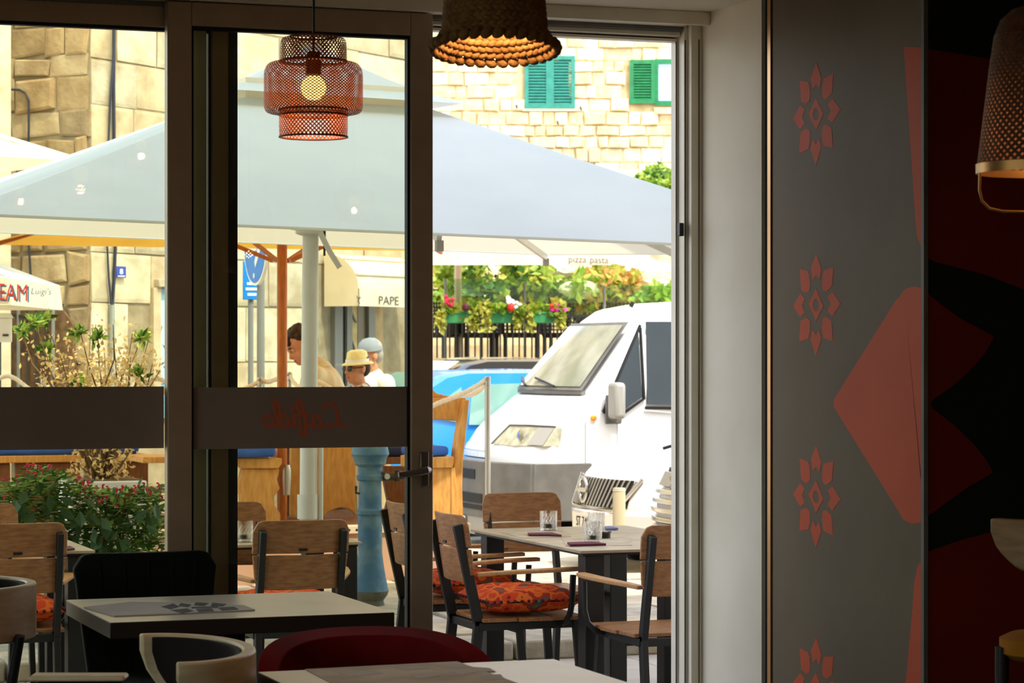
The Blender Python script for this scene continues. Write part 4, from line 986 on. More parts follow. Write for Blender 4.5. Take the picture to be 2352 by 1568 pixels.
# high-backed pine settle at the platform end
q = at(1030, 1197, 16.3); q.z = ZPF; ST = thing('pine_settle', 'high-backed pine settle at the platform end beside the white van', 'settle', q)
slab('side_post', [(1068, 918), (1079, 918), (1074, 965), (1064, 1060), (1062, 1120), (1065, 1199), (1042, 1199), (1042, 1075), (1050, 1010), (1058, 966)], 16.30, .09, 'pine', ST, bevel=.006)
slab('back_rail', [(985, 912), (1072, 913), (1064, 968), (985, 962)], 16.36, .07, 'pine', ST, bevel=.008)
slab('back_crest', [(985, 885), (1004, 903), (1045, 912), (985, 912)], 16.40, .05, 'pine', ST, bevel=.006)
slab('seat_edge', [(960, 1050), (1043, 1048), (1043, 1060), (1040, 1074), (960, 1076)], 16.26, .38, 'pine', ST, bevel=.006)
slab('side_panel', [(960, 1076), (1036, 1074), (1036, 1199), (960, 1199)], 16.28, .05, 'pine', ST, bevel=.004)
slab('side_stile', [(1036.5, 1074), (1045, 1074), (1056, 1199), (1036.5, 1199)], 16.27, .05, 'pine', ST, bevel=.004)
a = at(945, 1048, 16.27); b = at(1035, 1048, 16.27); bolster('bench_cushion', a.x, b.x, b.y+.02, b.y+.33, a.z+.001, .065, 'cushion_blue', 'bright blue cushion on the pine settle beside the van')
# rope barrier
def post(px, y0, Y, lab, r=.019, m='steel'):
    q = at(px, 1160, Y); P = thing('barrier_post', lab, 'post', (q.x, q.y, ZPF if q.y > yf0 else 0), 0, 'posts of the rope barrier'); z = at(px, y0, Y).z-P.location.z
    mb = MB(); mb.tube([(0, 0, 0), (0, 0, z)], r, 14); mb.build('tube', m, P, smooth=50)
    mb = MB(); mb.lathe([(0, z+.006), (r*1.05, z+.004), (r*1.1, z-.02), (r, z-.022)], 14); mb.build('cap', m, P, smooth=50)
    mb = MB(); mb.tube([(r*1.05*cos(2*pi*i/14), r*1.05*sin(2*pi*i/14), z-.05) for i in range(14)], .006, 5, closed=True); mb.build('rope_ring', m, P); return P
post(1120, 866, 16.2, 'polished steel barrier post in front of the white van')
post(597, 868, 17.6, 'steel barrier post beside the traffic sign pole')
post(665, 856, 17.4, 'steel barrier post beside the orange wooden pole')
post(100, 872, 17.8, 'steel barrier post behind the dry shrub')
def rope(pts, lab, r=.017):
    P = [at(*p) for p in pts]; out = []
    for i in range(len(P)-1):
        for k in range(8): out.append(P[i].lerp(P[i+1], k/8))
    out.append(P[-1])
    sm = [out[0]]+[(out[max(i-3, 0)]+out[max(i-1, 0)]+out[i]+out[min(i+1, len(out)-1)]+out[min(i+3, len(out)-1)])/5 for i in range(1, len(out)-1)]+[out[-1]]
    mb = MB()
    for s in range(3):
        pts_ = []
        for i in range((len(sm)-1)*4+1):
            a, f = divmod(i, 4); p = sm[a] if a == len(sm)-1 else sm[a].lerp(sm[a+1], f/4); t = 2*pi*s/3+i*.55; pts_.append(p+Vector((0, cos(t), sin(t)))*r*.5)
        mb.tube(pts_, r*.55, 5)
    return tag(mb.build('barrier_rope', 'rope', smooth=70), lab, 'rope', 'white barrier ropes')
rope([(960, 955, 16.25), (998, 928, 16.25), (1050, 910, 16.22), (1090, 890, 16.2), (1117, 872, 16.2)], 'white rope rising to the steel post before the van')
rope([(1117, 876, 16.2), (1104, 896, 16.5), (1080, 908, 16.9), (1058, 906, 17.4)], 'short white rope curling behind the steel post before the van')
rope([(665, 862, 17.4), (676, 880, 17.3), (690, 893, 17.2), (705, 884, 17.2), (722, 874, 17.2), (742, 880, 17.2), (772, 900, 17.2), (820, 930, 17.2), (880, 940, 17.1)], 'white rope sagging below the waiter')
rope([(597, 875, 17.6), (580, 884, 17.6), (550, 898, 17.6), (500, 905, 17.6)], 'white rope left of the traffic sign pole')
rope([(665, 862, 17.4), (640, 868, 17.5), (615, 878, 17.6), (599, 872, 17.6)], 'white rope between sign pole and orange wooden pole')
rope([(-40, 880, 17.9), (0, 868, 17.9), (15, 862, 17.9), (35, 868, 17.9), (60, 888, 17.9), (100, 915, 17.8)], 'white rope at the far left behind the dry shrub')
rope([(300, 905, 17.8), (340, 872, 17.8), (358, 867, 17.8), (380, 876, 17.8), (440, 900, 17.7)], 'white rope behind the right side of the dry shrub')

# ---------------------------------------------------------------- yellow parasol on an orange wooden pole
def parasol(name, lab, loc, half, ze, rise, m, pole_m, pr_, val=0, rz=0, pole_z=None, valm=None):
    P = thing(name, lab, 'parasol', loc, rz); cs = [(-half, -half), (half, -half), (half, half), (-half, half)]; mb = MB()
    for k in range(4):
        a, b = cs[k], cs[(k+1) % 4]; mb.sheet(lambda u, v: Vector(((a[0]+(b[0]-a[0])*u)*(1-v), (a[1]+(b[1]-a[1])*u)*(1-v), ze+rise*v-.04*sin(pi*v))), 8, 6)
    can = mb.build('canopy', m, P, smooth=30)
    if val:
        for k in range(4):
            a, b = cs[k], cs[(k+1) % 4]; mb = MB(); mb.sheet(lambda u, v: Vector(((a[0]+(b[0]-a[0])*u)*(1+.02*v), (a[1]+(b[1]-a[1])*u)*(1+.02*v), ze-val*v-.0*u)), 10, 2); mb.build('valance', valm or m, can)
    mb = MB(); mb.tube([(0, 0, 0), (0, 0, ze+rise+.04)], pr_, 14); mb.build('pole', pole_m, P, smooth=50)
    for k in range(4):
        c = Vector(cs[k]+(0,)); mb = MB(); mb.bar((c.x*.05, c.y*.05, ze+rise*.93), (c.x*.98, c.y*.98, ze-.01), .02, .03); mb.build('rib', pole_m, P)
        mb = MB(); mb.bar((c.x*.03, c.y*.03, ze-.15), (c.x*.5, c.y*.5, ze+rise*.48), .018, .026); mb.build('strut', pole_m, P)
    return P
q = at(648, 1100, 16.72); YP_ = parasol('parasol', 'yellow canvas parasol on an orange wooden pole behind the white parasol', (q.x, q.y, ZPF), 1.7, 2.225-ZPF, .55, 'canvas_yellow', 'orange_wood', .034)
mb = MB(); a = at(659, 1078, 16.6)-Vector(YP_.location); mb.lathe([(0, 0), (.022, .004), (.028, .10), (.028, .17), (.02, .20), (0, .205)], 14, (a.x, a.y, a.z-.17)); LN = mb.build('lantern', 'steel', YP_, smooth=40)
# ice cream stand parasol
q = at(-235, 900, 19.3); q.z = -.2; zt_ = at(0, 640, 18.6).z+.2
IP = parasol('parasol', 'white stand parasol with lettered valance at the left edge', q, 1.05, zt_, .42, 'white_paint', 'steel', .03, val=.20, rz=radians(-20), valm='canvas_cream')
rzi = radians(-20)
def fv(px0):
    c = at(px0, 0, 1)
    return None
def face_pt(px, py):      # point on the front valance of the stand parasol
    n = Vector((sin(rzi), -cos(rzi), 0)); loc = Vector(IP.location); d0 = n.dot(loc)+1.075; E_ = Vector((0, CY, EYE)); r = at(px, py, 1)-E_; t = (d0-n.dot(E_))/n.dot(r); return E_+r*t+n*.004
def letters(s, px, py, hpx, m, nm, par, wmul=1.0, off=(0, 0), sh=0.0):
    mb = text_mb(s, hpx*1.38, lambda x, y, h: face_pt(px+off[0]+x*wmul, py+off[1]-y-x*.03*-1), .001, sh)
    n = Vector((sin(rzi), -cos(rzi), 0)); mb.v = [tuple(Vector(v)+n*(.004 if nm == 'red_lettering' else .0)) for v in mb.v]
    return mb.build(nm, m, par, world=True)
letters('EAM', 30, 690, 40, 'blue_letter', 'letter_shadow', IP, .66, (4, 3)); letters('EAM', 30, 690, 40, 'red_letter', 'red_lettering', IP, .66)
letters("Luigi's", 94, 676, 15, 'blue_letter', 'script_lettering', IP, .95, sh=.2)
q = at(-60, 366, 18.2); mc = at(62, 384, 16.6)
CP = parasol('parasol', 'cream parasol whose corner enters at the upper left edge', (at(-345, 900, 16.9).x, at(-345, 900, 16.9).y, -.2), 1.18, mc.z+.2+.05, .5, 'canvas_cream', 'pole_white', .03, rz=radians(22))

# ---------------------------------------------------------------- traffic sign and plate
q = at(599, 900, 19.3); q.z = -.15; TS = thing('traffic_sign', 'round blue traffic sign with white arrow seen edge-on behind the door', 'sign', q)
zc_s = at(592, 558, 19.3).z+.15; dirn = radians(-20+8); ax = Vector((cos(radians(-20-70)), sin(radians(-20-70)), 0))   # in-plane horizontal axis
ax = (W(.36, -.93)-W(0, 0)).normalized(); nn = (W(-.93, -.36)-W(0, 0)).normalized(); R_s = .325
def sp(a, b, h): return ax*a+nn*h+Vector((0, 0, zc_s+b))
mb = MB(); mb.prism([(R_s*cos(2*pi*i/40), R_s*sin(2*pi*i/40)) for i in range(40)], sp, .02, .045); dsk = mb.build('sign_disc', 'white_paint', TS)
mb = MB(); mb.prism([(R_s*.94*cos(2*pi*i/40), R_s*.94*sin(2*pi*i/40)) for i in range(40)], sp, .045, .048); mb.build('blue_field', 'sign_blue', dsk)
mb = MB(); mb.prism([(-.20, -.06), (.06, -.06), (.06, -.06+.07), (-.20, .01)], sp, .048, .051); mb.prism([(.06, .07), (.20, -.03), (.02, -.19), (.0, -.14), (.10, -.04), (.02, .05)], sp, .048, .051)
mb.build('white_arrow', 'white_paint', dsk); mb = MB(); mb.prism([(-.02+.02*cos(i*pi/6), -.25+.02*sin(i*pi/6)) for i in range(12)], sp, .048, .051); mb.build('white_spot', 'white_paint', dsk)
mb = MB(); mb.tube([(0, 0, 0), (0, 0, zc_s+.35)], .03, 14); mb.build('sign_pole', 'iron_grey', TS, smooth=50)
q = at(578, 900, 19.75); q.z = -.15; NS = thing('notice_sign', 'small light blue notice plate below the round traffic sign', 'sign', q)
mb = MB(); u0 = at(556, 688, 19.75)-q; u1 = at(600, 600, 19.75)-q; mb.span((u0.x, -.01, u0.z), (u1.x, .01, u1.z)); pl = mb.build('plate', 'sign_blue', NS, bevel=.004)
for k, w_ in enumerate((.05, .062, .045)):
    mb = MB(); mb.box(((u0.x+u1.x)/2, -.011, u0.z+.125-.042*k), (w_*1.6, .003, .020)); mb.build('illegible_line', 'white_paint', pl)
mb = MB(); mb.tube([(0, .03, 0), (0, .03, u1.z+.05)], .022, 12); mb.build('sign_pole', 'iron_grey', NS, smooth=50)

# ================================================================ BUILDING WITH THE NUMBER 8 (left half of the background)
Yc = 21.5; C0 = W((207-1176)/F*Yc, Yc); da = (W(.517, .856)-W(0, 0)).normalized(); db = (W(-.856, .517)-W(0, 0)).normalized()
BA = thing('stone_building', 'old limestone building with corner and shop front filling the left background', 'building', (C0.x, C0.y, -.2))
na = Vector((da.y, -da.x, 0)); nb = Vector((-db.y, db.x, 0))
mb = MB(); p0 = C0; pts = [p0, p0+da*5.35, p0+da*5.35+db*8, p0+db*8]
mb.prism([(p.x, p.y) for p in pts], lambda a, b, h: Vector((a, b, h)), -.3, 9.0); mb.build('wall_core', 'mortar', BA, world=True)
def on_face(px, py, d, nrm, off=0.0):      # picture point on a face through C0
    E_ = Vector((0, CY, EYE)); r = at(px, py, 1)-E_; t = nrm.dot(C0+nrm*off-E_)/nrm.dot(r); return E_+r*t
def courses(parent, org, d, nrm, u0, u1, z0, z1, hr, lr, mats, proud=(.01, .03), rnd=random, holes=(), skip=0.0, joint=.012, name='stone', jit=.012, limit=300):
    z = z0; n = 0; rest = MB()
    while z < z1:
        h = rnd.uniform(*hr); u = u0-rnd.uniform(0, lr[0])
        while u < u1:
            w = rnd.uniform(*lr); a, b = max(u, u0), min(u+w, u1); uc, zc2 = (a+b)/2, z+h/2
            if b-a > .05 and not any(x0 < uc < x1 and y0 < zc2 < y1 for x0, x1, y0, y1 in holes) and rnd.random() >= skip:
                pr = rnd.uniform(*proud); j = lambda: rnd.uniform(-jit, jit); g = joint/2
                q4 = [(a+g+j(), z+g+j()), (b-g+j(), z+g+j()), (b-g+j(), z+h-g+j()), (a+g+j(), z+h-g+j())]
                cx, cz = uc, zc2; ins = [(cx+(x-cx)*(1-min(.04, .2*h)/max(.05, (b-a)/2)), cz+(y-cz)*(1-.16)) for x, y in q4]
                P3 = lambda x, y, o: org+d*x+nrm*o+Vector((0, 0, y))
                mb = MB() if n < limit else rest
                vs = [P3(x, y, -.02) for x, y in q4]+[P3(x, y, pr*.7) for x, y in q4]+[P3(x, y, pr) for x, y in ins]
                mb.add(vs, [(i, (i+1) % 4, (i+1) % 4+4, i+4) for i in range(4)]+[(i+4, (i+1) % 4+4, (i+1) % 4+8, i+8) for i in range(4)]+[(8, 9, 10, 11)])
                if n < limit: mb.build(name, rnd.choice(mats), parent, world=True)
                n += 1
            u += w
        z += h
    if rest.v: rest.build('further_stones', mats[0], parent, world=True, stuff=True)
rr = random.Random(5)
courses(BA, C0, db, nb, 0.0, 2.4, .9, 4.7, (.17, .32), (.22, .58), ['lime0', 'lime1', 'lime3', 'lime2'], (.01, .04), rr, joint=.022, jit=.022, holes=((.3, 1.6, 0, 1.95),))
courses(BA, C0, da, na, 0.0, 5.34, .9, 4.8, (.34, .55), (.5, 1.1), ['pale0', 'pale1', 'pale2', 'pale3'], (.006, .02), rr, joint=.014, holes=((3.0, 5.6, .5, 2.35), (.85, 1.35, .5, 2.0)), jit=.007)
def facebox(name, px0, py0, px1, py1, nrm, off, th, m, parent, bevel=0):
    mb = MB(); mb.prism([(px0, py0), (px1, py0), (px1, py1), (px0, py1)], lambda a, b, h: on_face(a, b, None, nrm, off)+nrm*h, 0, th); return mb.build(name, m, parent, world=True, bevel=bevel)
fr_ = facebox('door_frame', 352, 640, 420, 660, na, .0, .07, 'pale3', BA, .01)
fr_ = facebox('door_surround', 345, 660, 362, 960, na, .0, .04, 'pale1', BA)
dr_ = facebox('house_door', 361, 662, 410, 960, na, .0, .03, 'door_blue', BA)
facebox('door_glass', 369, 690, 400, 880, na, .031, .004, 'window_glass', dr_)
# cables and pipe on the wall
def wall_line(name, pts, r, m, nrm, par, lab=None):
    mb = MB(); mb.tube([on_face(a, b, None, nrm, .05) for a, b in pts], r, 6); return mb.build(name, m, par, world=True, smooth=60, label=lab)
wall_line('wall_cable', [(263, 20), (259, 150), (252, 260), (247, 400), (246, 560), (250, 640), (256, 702)], .010, 'cable', na, BA, 'dark cable')
wall_line('wall_cable', [(262, 20), (261, 200), (262, 330), (266, 480), (265, 570), (262, 640), (258, 702)], .016, 'cable', na, BA, 'dark cable')
wall_line('downpipe', [(257, 700), (257, 960)], .027, 'pipe_grey', na, BA, 'grey conduit')
wall_line('wall_cable', [(12, 205), (45, 206), (58, 214), (66, 232), (66, 300), (63, 400), (66, 560), (71, 640)], .010, 'cable', nb, BA, 'dark cable')
a = on_face(266, 637, None, na, .04); q = a
HN = thing('house_number', 'small blue enamel house number plate on the pale stone wall', 'sign', (q.x, q.y, q.z))
def fn_(a, b, h): return on_face(a, b, None, na, .045)+na*h
mb = MB(); mb.prism([(265.5, 611), (288, 612), (288, 638), (266, 637)], fn_, 0, .008); mb.build('plate', 'plate_blue', HN, world=True)
mb = text_mb('8', 17, lambda x, y, h: fn_(277+x, 629-y, .009+h*.001), 1); mb.build('numeral', 'white_paint', HN, world=True)
mb = MB(); mb.prism([(269, 633), (285, 633), (285, 635), (269, 635)], fn_, .008, .010); mb.build('illegible_line', 'white_paint', HN, world=True)
# barred gate on the shaded side, with its mailbox
q = on_face(75, 900, None, nb, .12); GT = thing('iron_gate', 'dark barred iron gate below the lettered parasol', 'gate', (q.x, q.y, -.2))
mb = MB(); mb.prism([(20, 700), (140, 700), (172, 745), (176, 960), (20, 960)], lambda a, b, h: on_face(a, b, None, nb, .03)+nb*h, 0, .03); mb.build('opening_shade', 'bark', GT, world=True)  # dark slab painted in for the shade inside the gateway
for px in (24, 42, 62, 82, 102, 122): mb = MB(); mb.tube([on_face(px, 960, None, nb, .12), on_face(px, 706, None, nb, .12)], .016 if px in (42, 122) else .010, 6); mb.build('bar', 'iron_grey' if px in (42, 122) else 'iron', GT, world=True)
mb = MB(); mb.bar(on_face(20, 722, None, nb, .12), on_face(124, 740, None, nb, .12), .02, .03); mb.build('cross_rail', 'iron', GT, world=True)
q = at(6, 786, 20.2); MX = thing('mailbox', 'white wall mailbox at the far left edge above the rope', 'mailbox', q)
mb = MB(); a = at(-25, 786, 20.2)-q; b = at(27, 730, 20.2)-q; mb.span((a.x, -.05, a.z), (b.x, .08, b.z)); mb.build('box', 'white_paint', MX, bevel=.01)
mb = MB(); a2 = at(4, 772, 20.2)-q; b2 = at(18, 767, 20.2)-q; mb.span((a2.x, -.056, a2.z), (b2.x, -.049, b2.z)); mb.build('slot', 'print_grey', MX)
mb = MB(); mb.prism([(-.06, b.z), (.09, b.z), (.09, b.z+.04)], lambda a_, b_, h: Vector((h, a_, b_)), a.x-.01, b.x+.01); mb.build('lid', 'white_paint', MX)
mb = MB(); mb.tube([(a.x*.4, .0, a.z), (a.x*.4, 0, -.2-q.z)], .03, 10); mb.build('stand', 'iron', MX)
# bright sliver of the next house at the far left
a = at(25, 900, 21.4); mb = MB(); mb.span((a.x-1.6, a.y, -.2), (a.x, a.y+.4, 6)); nh = mb.build('neighbour_house', 'pale2'); tag(nh, 'sunlit edge of the neighbouring house at the far left picture edge', 'building')

# ---------------------------------------------------------------- shop front with its rounded awning
def sf(px, py, off=0.0): return on_face(px, py, None, na, off)
t0 = (sf(735, 700)-C0).dot(da); t1 = 5.3
while 1176+F*((C0+da*t1+na*.45-Vector((0, CY, 0))).dot(Vector((CS, -SN, 0))))/((C0+da*t1+na*.45-Vector((0, CY, 0))).dot(Vector((SN, CS, 0)))) > 985: t1 -= .02
SH = thing('shop_entrance', 'shop doorway with grey frames under the awning behind the strolling couple', 'shop entrance', tuple((C0+da*(t0+.8)).xy)+(-.2,))
for x0, x1, m_ in ((760, 778, 'shop_frame'), (778, 788, 'grille_dark'), (788, 800, 'shop_frame'), (818, 838, 'shop_dark'), (838, 853, 'shop_frame')): facebox('frame_post', x0, 690, x1, 980, na, .0, .05 if m_ == 'shop_frame' else .02, m_, SH)
facebox('display_glass', 800, 690, 818, 980, na, .0, .015, 'leaf_dry', SH)
facebox('door_recess', 853, 690, 876, 980, na, .0, .02, 'lime0', SH)
for k, (a_, b_, c_, d_) in enumerate(((800, 700, 818, 740), (801, 760, 817, 810), (803, 830, 817, 850))): mb = MB(); mb.tube([sf(a_, b_, .03), sf((a_+c_)/2+3, (b_+d_)/2+8, .03), sf(c_, d_, .03)], .012, 5); mb.build('window_graphic', 'shop_frame', SH, world=True)
AW = thing('shop_awning', 'cream rounded shop awning with lettered valance over the strolling couple', 'awning', tuple((C0+da*(t0+1)).xy)+(2.0,))
zb_ = sf(840, 703, .45).z; zt2 = sf(840, 600, .2).z
D0, prof = .40, []
ta = t0+.0; tb = t1
for i in range(9):
    a = pi/2*i/8; prof.append((.05+D0*sin(a), zb_+.17+(.34)*cos(a)))
mb = MB(); vs, fs = [], []
for j, t in enumerate((ta, tb)):
    for d_, z in prof: vs.append(C0+da*t+na*d_+Vector((0, 0, z)))
for i in range(8): fs.append((i, i+1, i+10, i+9))
mb.add(vs, fs); cv = mb.build('canopy', 'awning', AW, world=True, smooth=60)
mb = MB(); mb.add([C0+da*ta+na*d_+Vector((0, 0, z)) for d_, z in prof]+[C0+da*ta+na*.05+Vector((0, 0, prof[-1][1]))], [tuple(range(10))]); mb.build('side_gore', 'awning', AW, world=True)
for i in (3, 6):
    d_, z = prof[i]; mb = MB(); mb.tube([C0+da*ta+na*(d_+.01)+Vector((0, 0, z+.005)), C0+da*tb+na*(d_+.01)+Vector((0, 0, z+.005))], .012, 6); mb.build('hoop', 'awning', AW, world=True, smooth=60)
dv = .05+D0
mb = MB(); mb.sheet(lambda u, v: C0+da*(ta+(tb-ta)*u)+na*(dv+.01)+Vector((0, 0, zb_+.17-.17*v)), 8, 2); va = mb.build('valance', 'awning', AW, world=True)
mb = MB(); mb.sheet(lambda u, v: C0+da*ta+na*(.05+D0*u)+Vector((0, 0, zb_+.17-.17*v)), 2, 2); mb.build('valance', 'awning', AW, world=True)
def vpt(px, py, h=0): E_ = Vector((0, CY, EYE)); r = at(px, py, 1)-E_; t = na.dot(C0+na*(dv+.016+h)-E_)/na.dot(r); return E_+r*t
mb = text_mb('PAPE', 28, lambda x, y, h: vpt(893+x*.78, 699.5-y+x*.03, h), .0); mb.build('lettering', 'print_grey', va, world=True)
mb = MB(); stroke(mb, [(820, 680), (826, 696)], 1.2, lambda a, b, h: vpt(a, b, h), 0, .002); stroke(mb, [(828, 682), (821, 692)], 1.2, lambda a, b, h: vpt(a, b, h), 0, .002); mb.build('logo', 'print_grey', va, world=True)

# ================================================================ VEHICLES (all parked along the street, noses towards the left)
def shaper(width, tumble, zt, front_round, x_front):
    def f(x, y, z):
        k = y/(width/2); w = 1-tumble*max(0, (z-zt))**1.2; xx = x
        if x > x_front-1.6: xx = x-front_round*abs(k)**2.6*min(1, max(0, (x-(x_front-1.6))/1.2))
        bot = 1-.10*max(0, .45-z)/.45
        return Vector((xx, y*w*bot, z))
    return f
def hull(prof, fn, half, ny=12):
    mb = MB(); vs, fs = [], []; n = len(prof); ys = []
    for i in range(ny+1):
        t = -1+2*i/ny; ys.append(half*(abs(t)**.85)*(1 if t >= 0 else -1))
    for y in ys:
        e = abs(y)/half; ins = .045*max(0, (e-.86)/.14)**2
        for (x, z) in prof:
            cx, cz = -1.6, .8; d = Vector((cx-x, cz-z)); L = d.length; vs.append(fn(x+d.x/L*ins, y, z+d.y/L*ins))
    for i in range(ny):
        for k in range(n): fs.append((i*n+k, i*n+(k+1) % n, (i+1)*n+(k+1) % n, (i+1)*n+k))
    fs.append(tuple(range(n-1, -1, -1))); fs.append(tuple(ny*n+k for k in range(n))); mb.add(vs, fs); return mb
def smooth_prof(p, k=3):
    out = []
    n = len(p)
    for i in range(n):
        a, b = Vector(p[i]), Vector(p[(i+1) % n]); out += [tuple(a.lerp(b, .12)), tuple(a.lerp(b, .5)), tuple(a.lerp(b, .88))]
    return out
def sidep(poly, fn, half, s=1, off=.006, th=.004):      # panel on the flank, given in (x, z)
    mb = MB(); mb.prism(poly, lambda a, b, h: fn(a, s*(half+off+h), b), 0, th); return mb
def frontp(poly, fn, xf, off=.01, th=.006):              # panel across the nose, poly in (y, z), xf(z) = nose x at height z
    mb = MB(); 
    big = []
    for i in range(len(poly)):
        a, b = poly[i], poly[(i+1) % len(poly)]
        for k in range(3): t = k/3; big.append((a[0]+(b[0]-a[0])*t, a[1]+(b[1]-a[1])*t))
    mb.prism(big, lambda a, b, h: fn(xf(b)+off+h, a, b), 0, th); return mb
def fstrip(fn, xf, y0, y1, z0, z1, off, th, n=8):
    mb = MB(); vs, fs = [], []
    for i in range(n+1):
        y = y0+(y1-y0)*i/n
        for o, z in ((off, z0), (off+th, z0), (off+th, z1), (off, z1)): vs.append(fn(xf(z)+o, y, z))
    for i in range(n):
        for k in range(4): fs.append((i*4+k, i*4+(k+1) % 4, (i+1)*4+(k+1) % 4, (i+1)*4+k))
    fs += [(0, 1, 2, 3), (n*4+3, n*4+2, n*4+1, n*4)]; mb.add(vs, fs); return mb
def wheel(par, x, y, r, w=.19):
    mb = MB(); n = 28; s = 1 if y > 0 else -1
    mb.lathe([(r*.55, -w/2), (r*.93, -w/2), (r, -w/2+.02), (r, w/2-.02), (r*.93, w/2), (r*.55, w/2)], n); mb.v = [(x+a, y+s*c, r+b) for a, b, c in mb.v]; o = mb.build('wheel', 'tyre', par, smooth=40)
    mb = MB(); mb.lathe([(0, .06), (r*.2, .07), (r*.5, .05), (r*.56, .09), (r*.58, .02)], n); mb.v = [(x+a, y+s*c, r+b) for a, b, c in mb.v]; mb.build('hubcap', 'trim_grey', o, smooth=40)
def plate(par, fn, xf, z, txt, y=0, w=.26, h=.058, off=.03):
    mb = fstrip(fn, xf, y-w, y+w, z-h, z+h, off, .008, 4); p = mb.build('licence_plate', 'plate_white', par)
    if not txt: return p
    mb = text_mb(txt, h*1.75, lambda a, b, hh: fn(xf(z)+off+.010+hh, y+a*.95, z-h*.62+b), .001); mb.build('lettering', 'print_black', p); return p
GZ = -.2
# ---- white van: origin under the middle of its nose, x forward
vfn = shaper(1.9, .16, 1.15, .20, 0)
VP = [(-.02, .32), (.0, .52), (-.03, .70), (-.05, .86), (-.16, 1.02), (-.52, 1.30), (-.62, 1.325), (-1.16, 1.93), (-1.36, 2.05), (-1.8, 2.12), (-4.6, 2.14), (-4.75, 2.0), (-4.8, .4), (-4.7, .32)]
VN = thing('delivery_van', 'white delivery van with grey bumper parked behind the right-hand terrace table', 'van', (7.08, 12.42, GZ), pi)
vb = hull(smooth_prof(VP), vfn, .95).build('body', 'van_white', VN, smooth=32)
vx = lambda z: -.02 if z < .4 else (0 if z < .55 else (-.03 if z < .75 else -.05-.69*max(0, z-.86)))
vx = lambda z: (0.0-.17*(z-.52) if z < .86 else -.06-.70*(z-.86))
# windscreen: glass sheet raised just off the body, with a pale cabin shown behind it
def wsp(u, v):
    y = (2*u-1)*(.80-.05*v); x = -.575-.54*v; z = 1.325+.575*v; return vfn(x, y, z)+Vector((.035, 0, .03))
mb = MB(); mb.sheet(wsp, 12, 4); wsd = mb.build('windscreen_surround', 'bumper_grey', VN, smooth=60)
def wsp2(u, v):
    y = (2*u-1)*(.755-.05*v); x = -.60-.485*v; z = 1.352+.517*v; return vfn(x, y, z)+Vector((.041, 0, .035))
mb = MB(); mb.sheet(wsp2, 12, 6); ws = mb.build('windscreen', 'car_glass_green', VN, smooth=60)
M_ws = mat('van_screen', (150, 152, 136), (112, 118, 100), 3.2, .10, spec=.9); ws.data.materials.clear(); ws.data.materials.append(M_ws)
for y0 in (-.30, .42):
    mb = MB(); mb.tube([wsp2(.5+y0/1.6, -.02)+Vector((.015, 0, .01)), wsp2(.5+y0/1.6-.20, .05)+Vector((.015, 0, .012)), wsp2(.5+y0/1.6-.38, .10)+Vector((.015, 0, .014))], .010, 6); mb.build('wiper', 'black_plastic', VN)
mb = fstrip(vfn, lambda z: -.60+.03, -.78, .78, 1.318, 1.35, -.02, .05); mb.build('scuttle', 'bumper_grey', VN)
# bumper, grille, lamps
mb = fstrip(vfn, lambda z: .015, -.95, .95, .28, .76, .0, .045, 20); mb.build('bumper', 'bumper_grey', VN, bevel=.012)
mb = MB(); mb.prism([(.05, .28), (.05, .76), (-.46, .76), (-.50, .60), (-.42, .28)], lambda a, b, h: vfn(a, .945+h, b), 0, .03); mb.build('bumper_side', 'bumper_grey', VN, bevel=.008)
for z0, z1 in ((.60, .68), (.40, .48), (.345, .385)):
    mb = fstrip(vfn, lambda z: .015, -.65, .12 if z0 > .5 else .28, z0, z1, .030, .022, 10); mb.build('air_intake', 'grille_dark', VN)
mb = fstrip(vfn, vx, -.62, .12, .77, .90, -.01, .02, 10); gr = mb.build('grille', 'grille_dark', VN)
for y in (-.52, -.34, -.16, .02):
    for z in (.805, .865):
        mb = fstrip(vfn, vx, y-.085, y+.085, z-.024, z+.024, .008, .014, 3); mb.build('grille_block', 'van_white', gr)
mb = MB()
lens = [(.50, .90), (.56, 1.055), (.62, 1.06), (.955, 1.05), (.955, .90)]
mb = MB(); mb.add([vfn(vx(b)+.03-.0*a, a, b) for a, b in [(.20, .90), (.32, 1.06), (.62, 1.065), (.935, 1.06), (.935, .90), (.60, .895)]]+[vfn(-.20, .962, 1.05), vfn(-.18, .962, .905)], [(0, 1, 2, 5), (5, 2, 3, 4), (3, 6, 7, 4)]); hl = mb.build('headlight', 'lamp_lens', VN, bevel=0)
mb = MB(); mb.tube([vfn(vx(b)+.033, a, b) for a, b in [(.20, .90), (.32, 1.06), (.62, 1.065), (.935, 1.06)]], .009, 6); mb.build('lens_edge', 'bumper_grey', hl)
mb = MB(); mb.ell(vfn(vx(.97)+.035, .62, .97), (.012, .09, .06), 12, 8); mb.build('reflector', 'chrome', hl, smooth=60)
mb = MB(); mb.add([vfn(vx(b)+.036, a, b) for a, b in [(.76, .908), (.76, 1.05), (.93, 1.05), (.93, .908)]], [(0, 1, 2, 3)]); mb.build('side_lens', 'trim_grey', hl)
plate(VN, vfn, lambda z: .015, .215, '571', -.40, off=.045); mb = fstrip(vfn, lambda z: .015, -.9, .9, .13, .30, -.01, .04, 14); mb.build('lower_apron', 'trim_grey', VN)
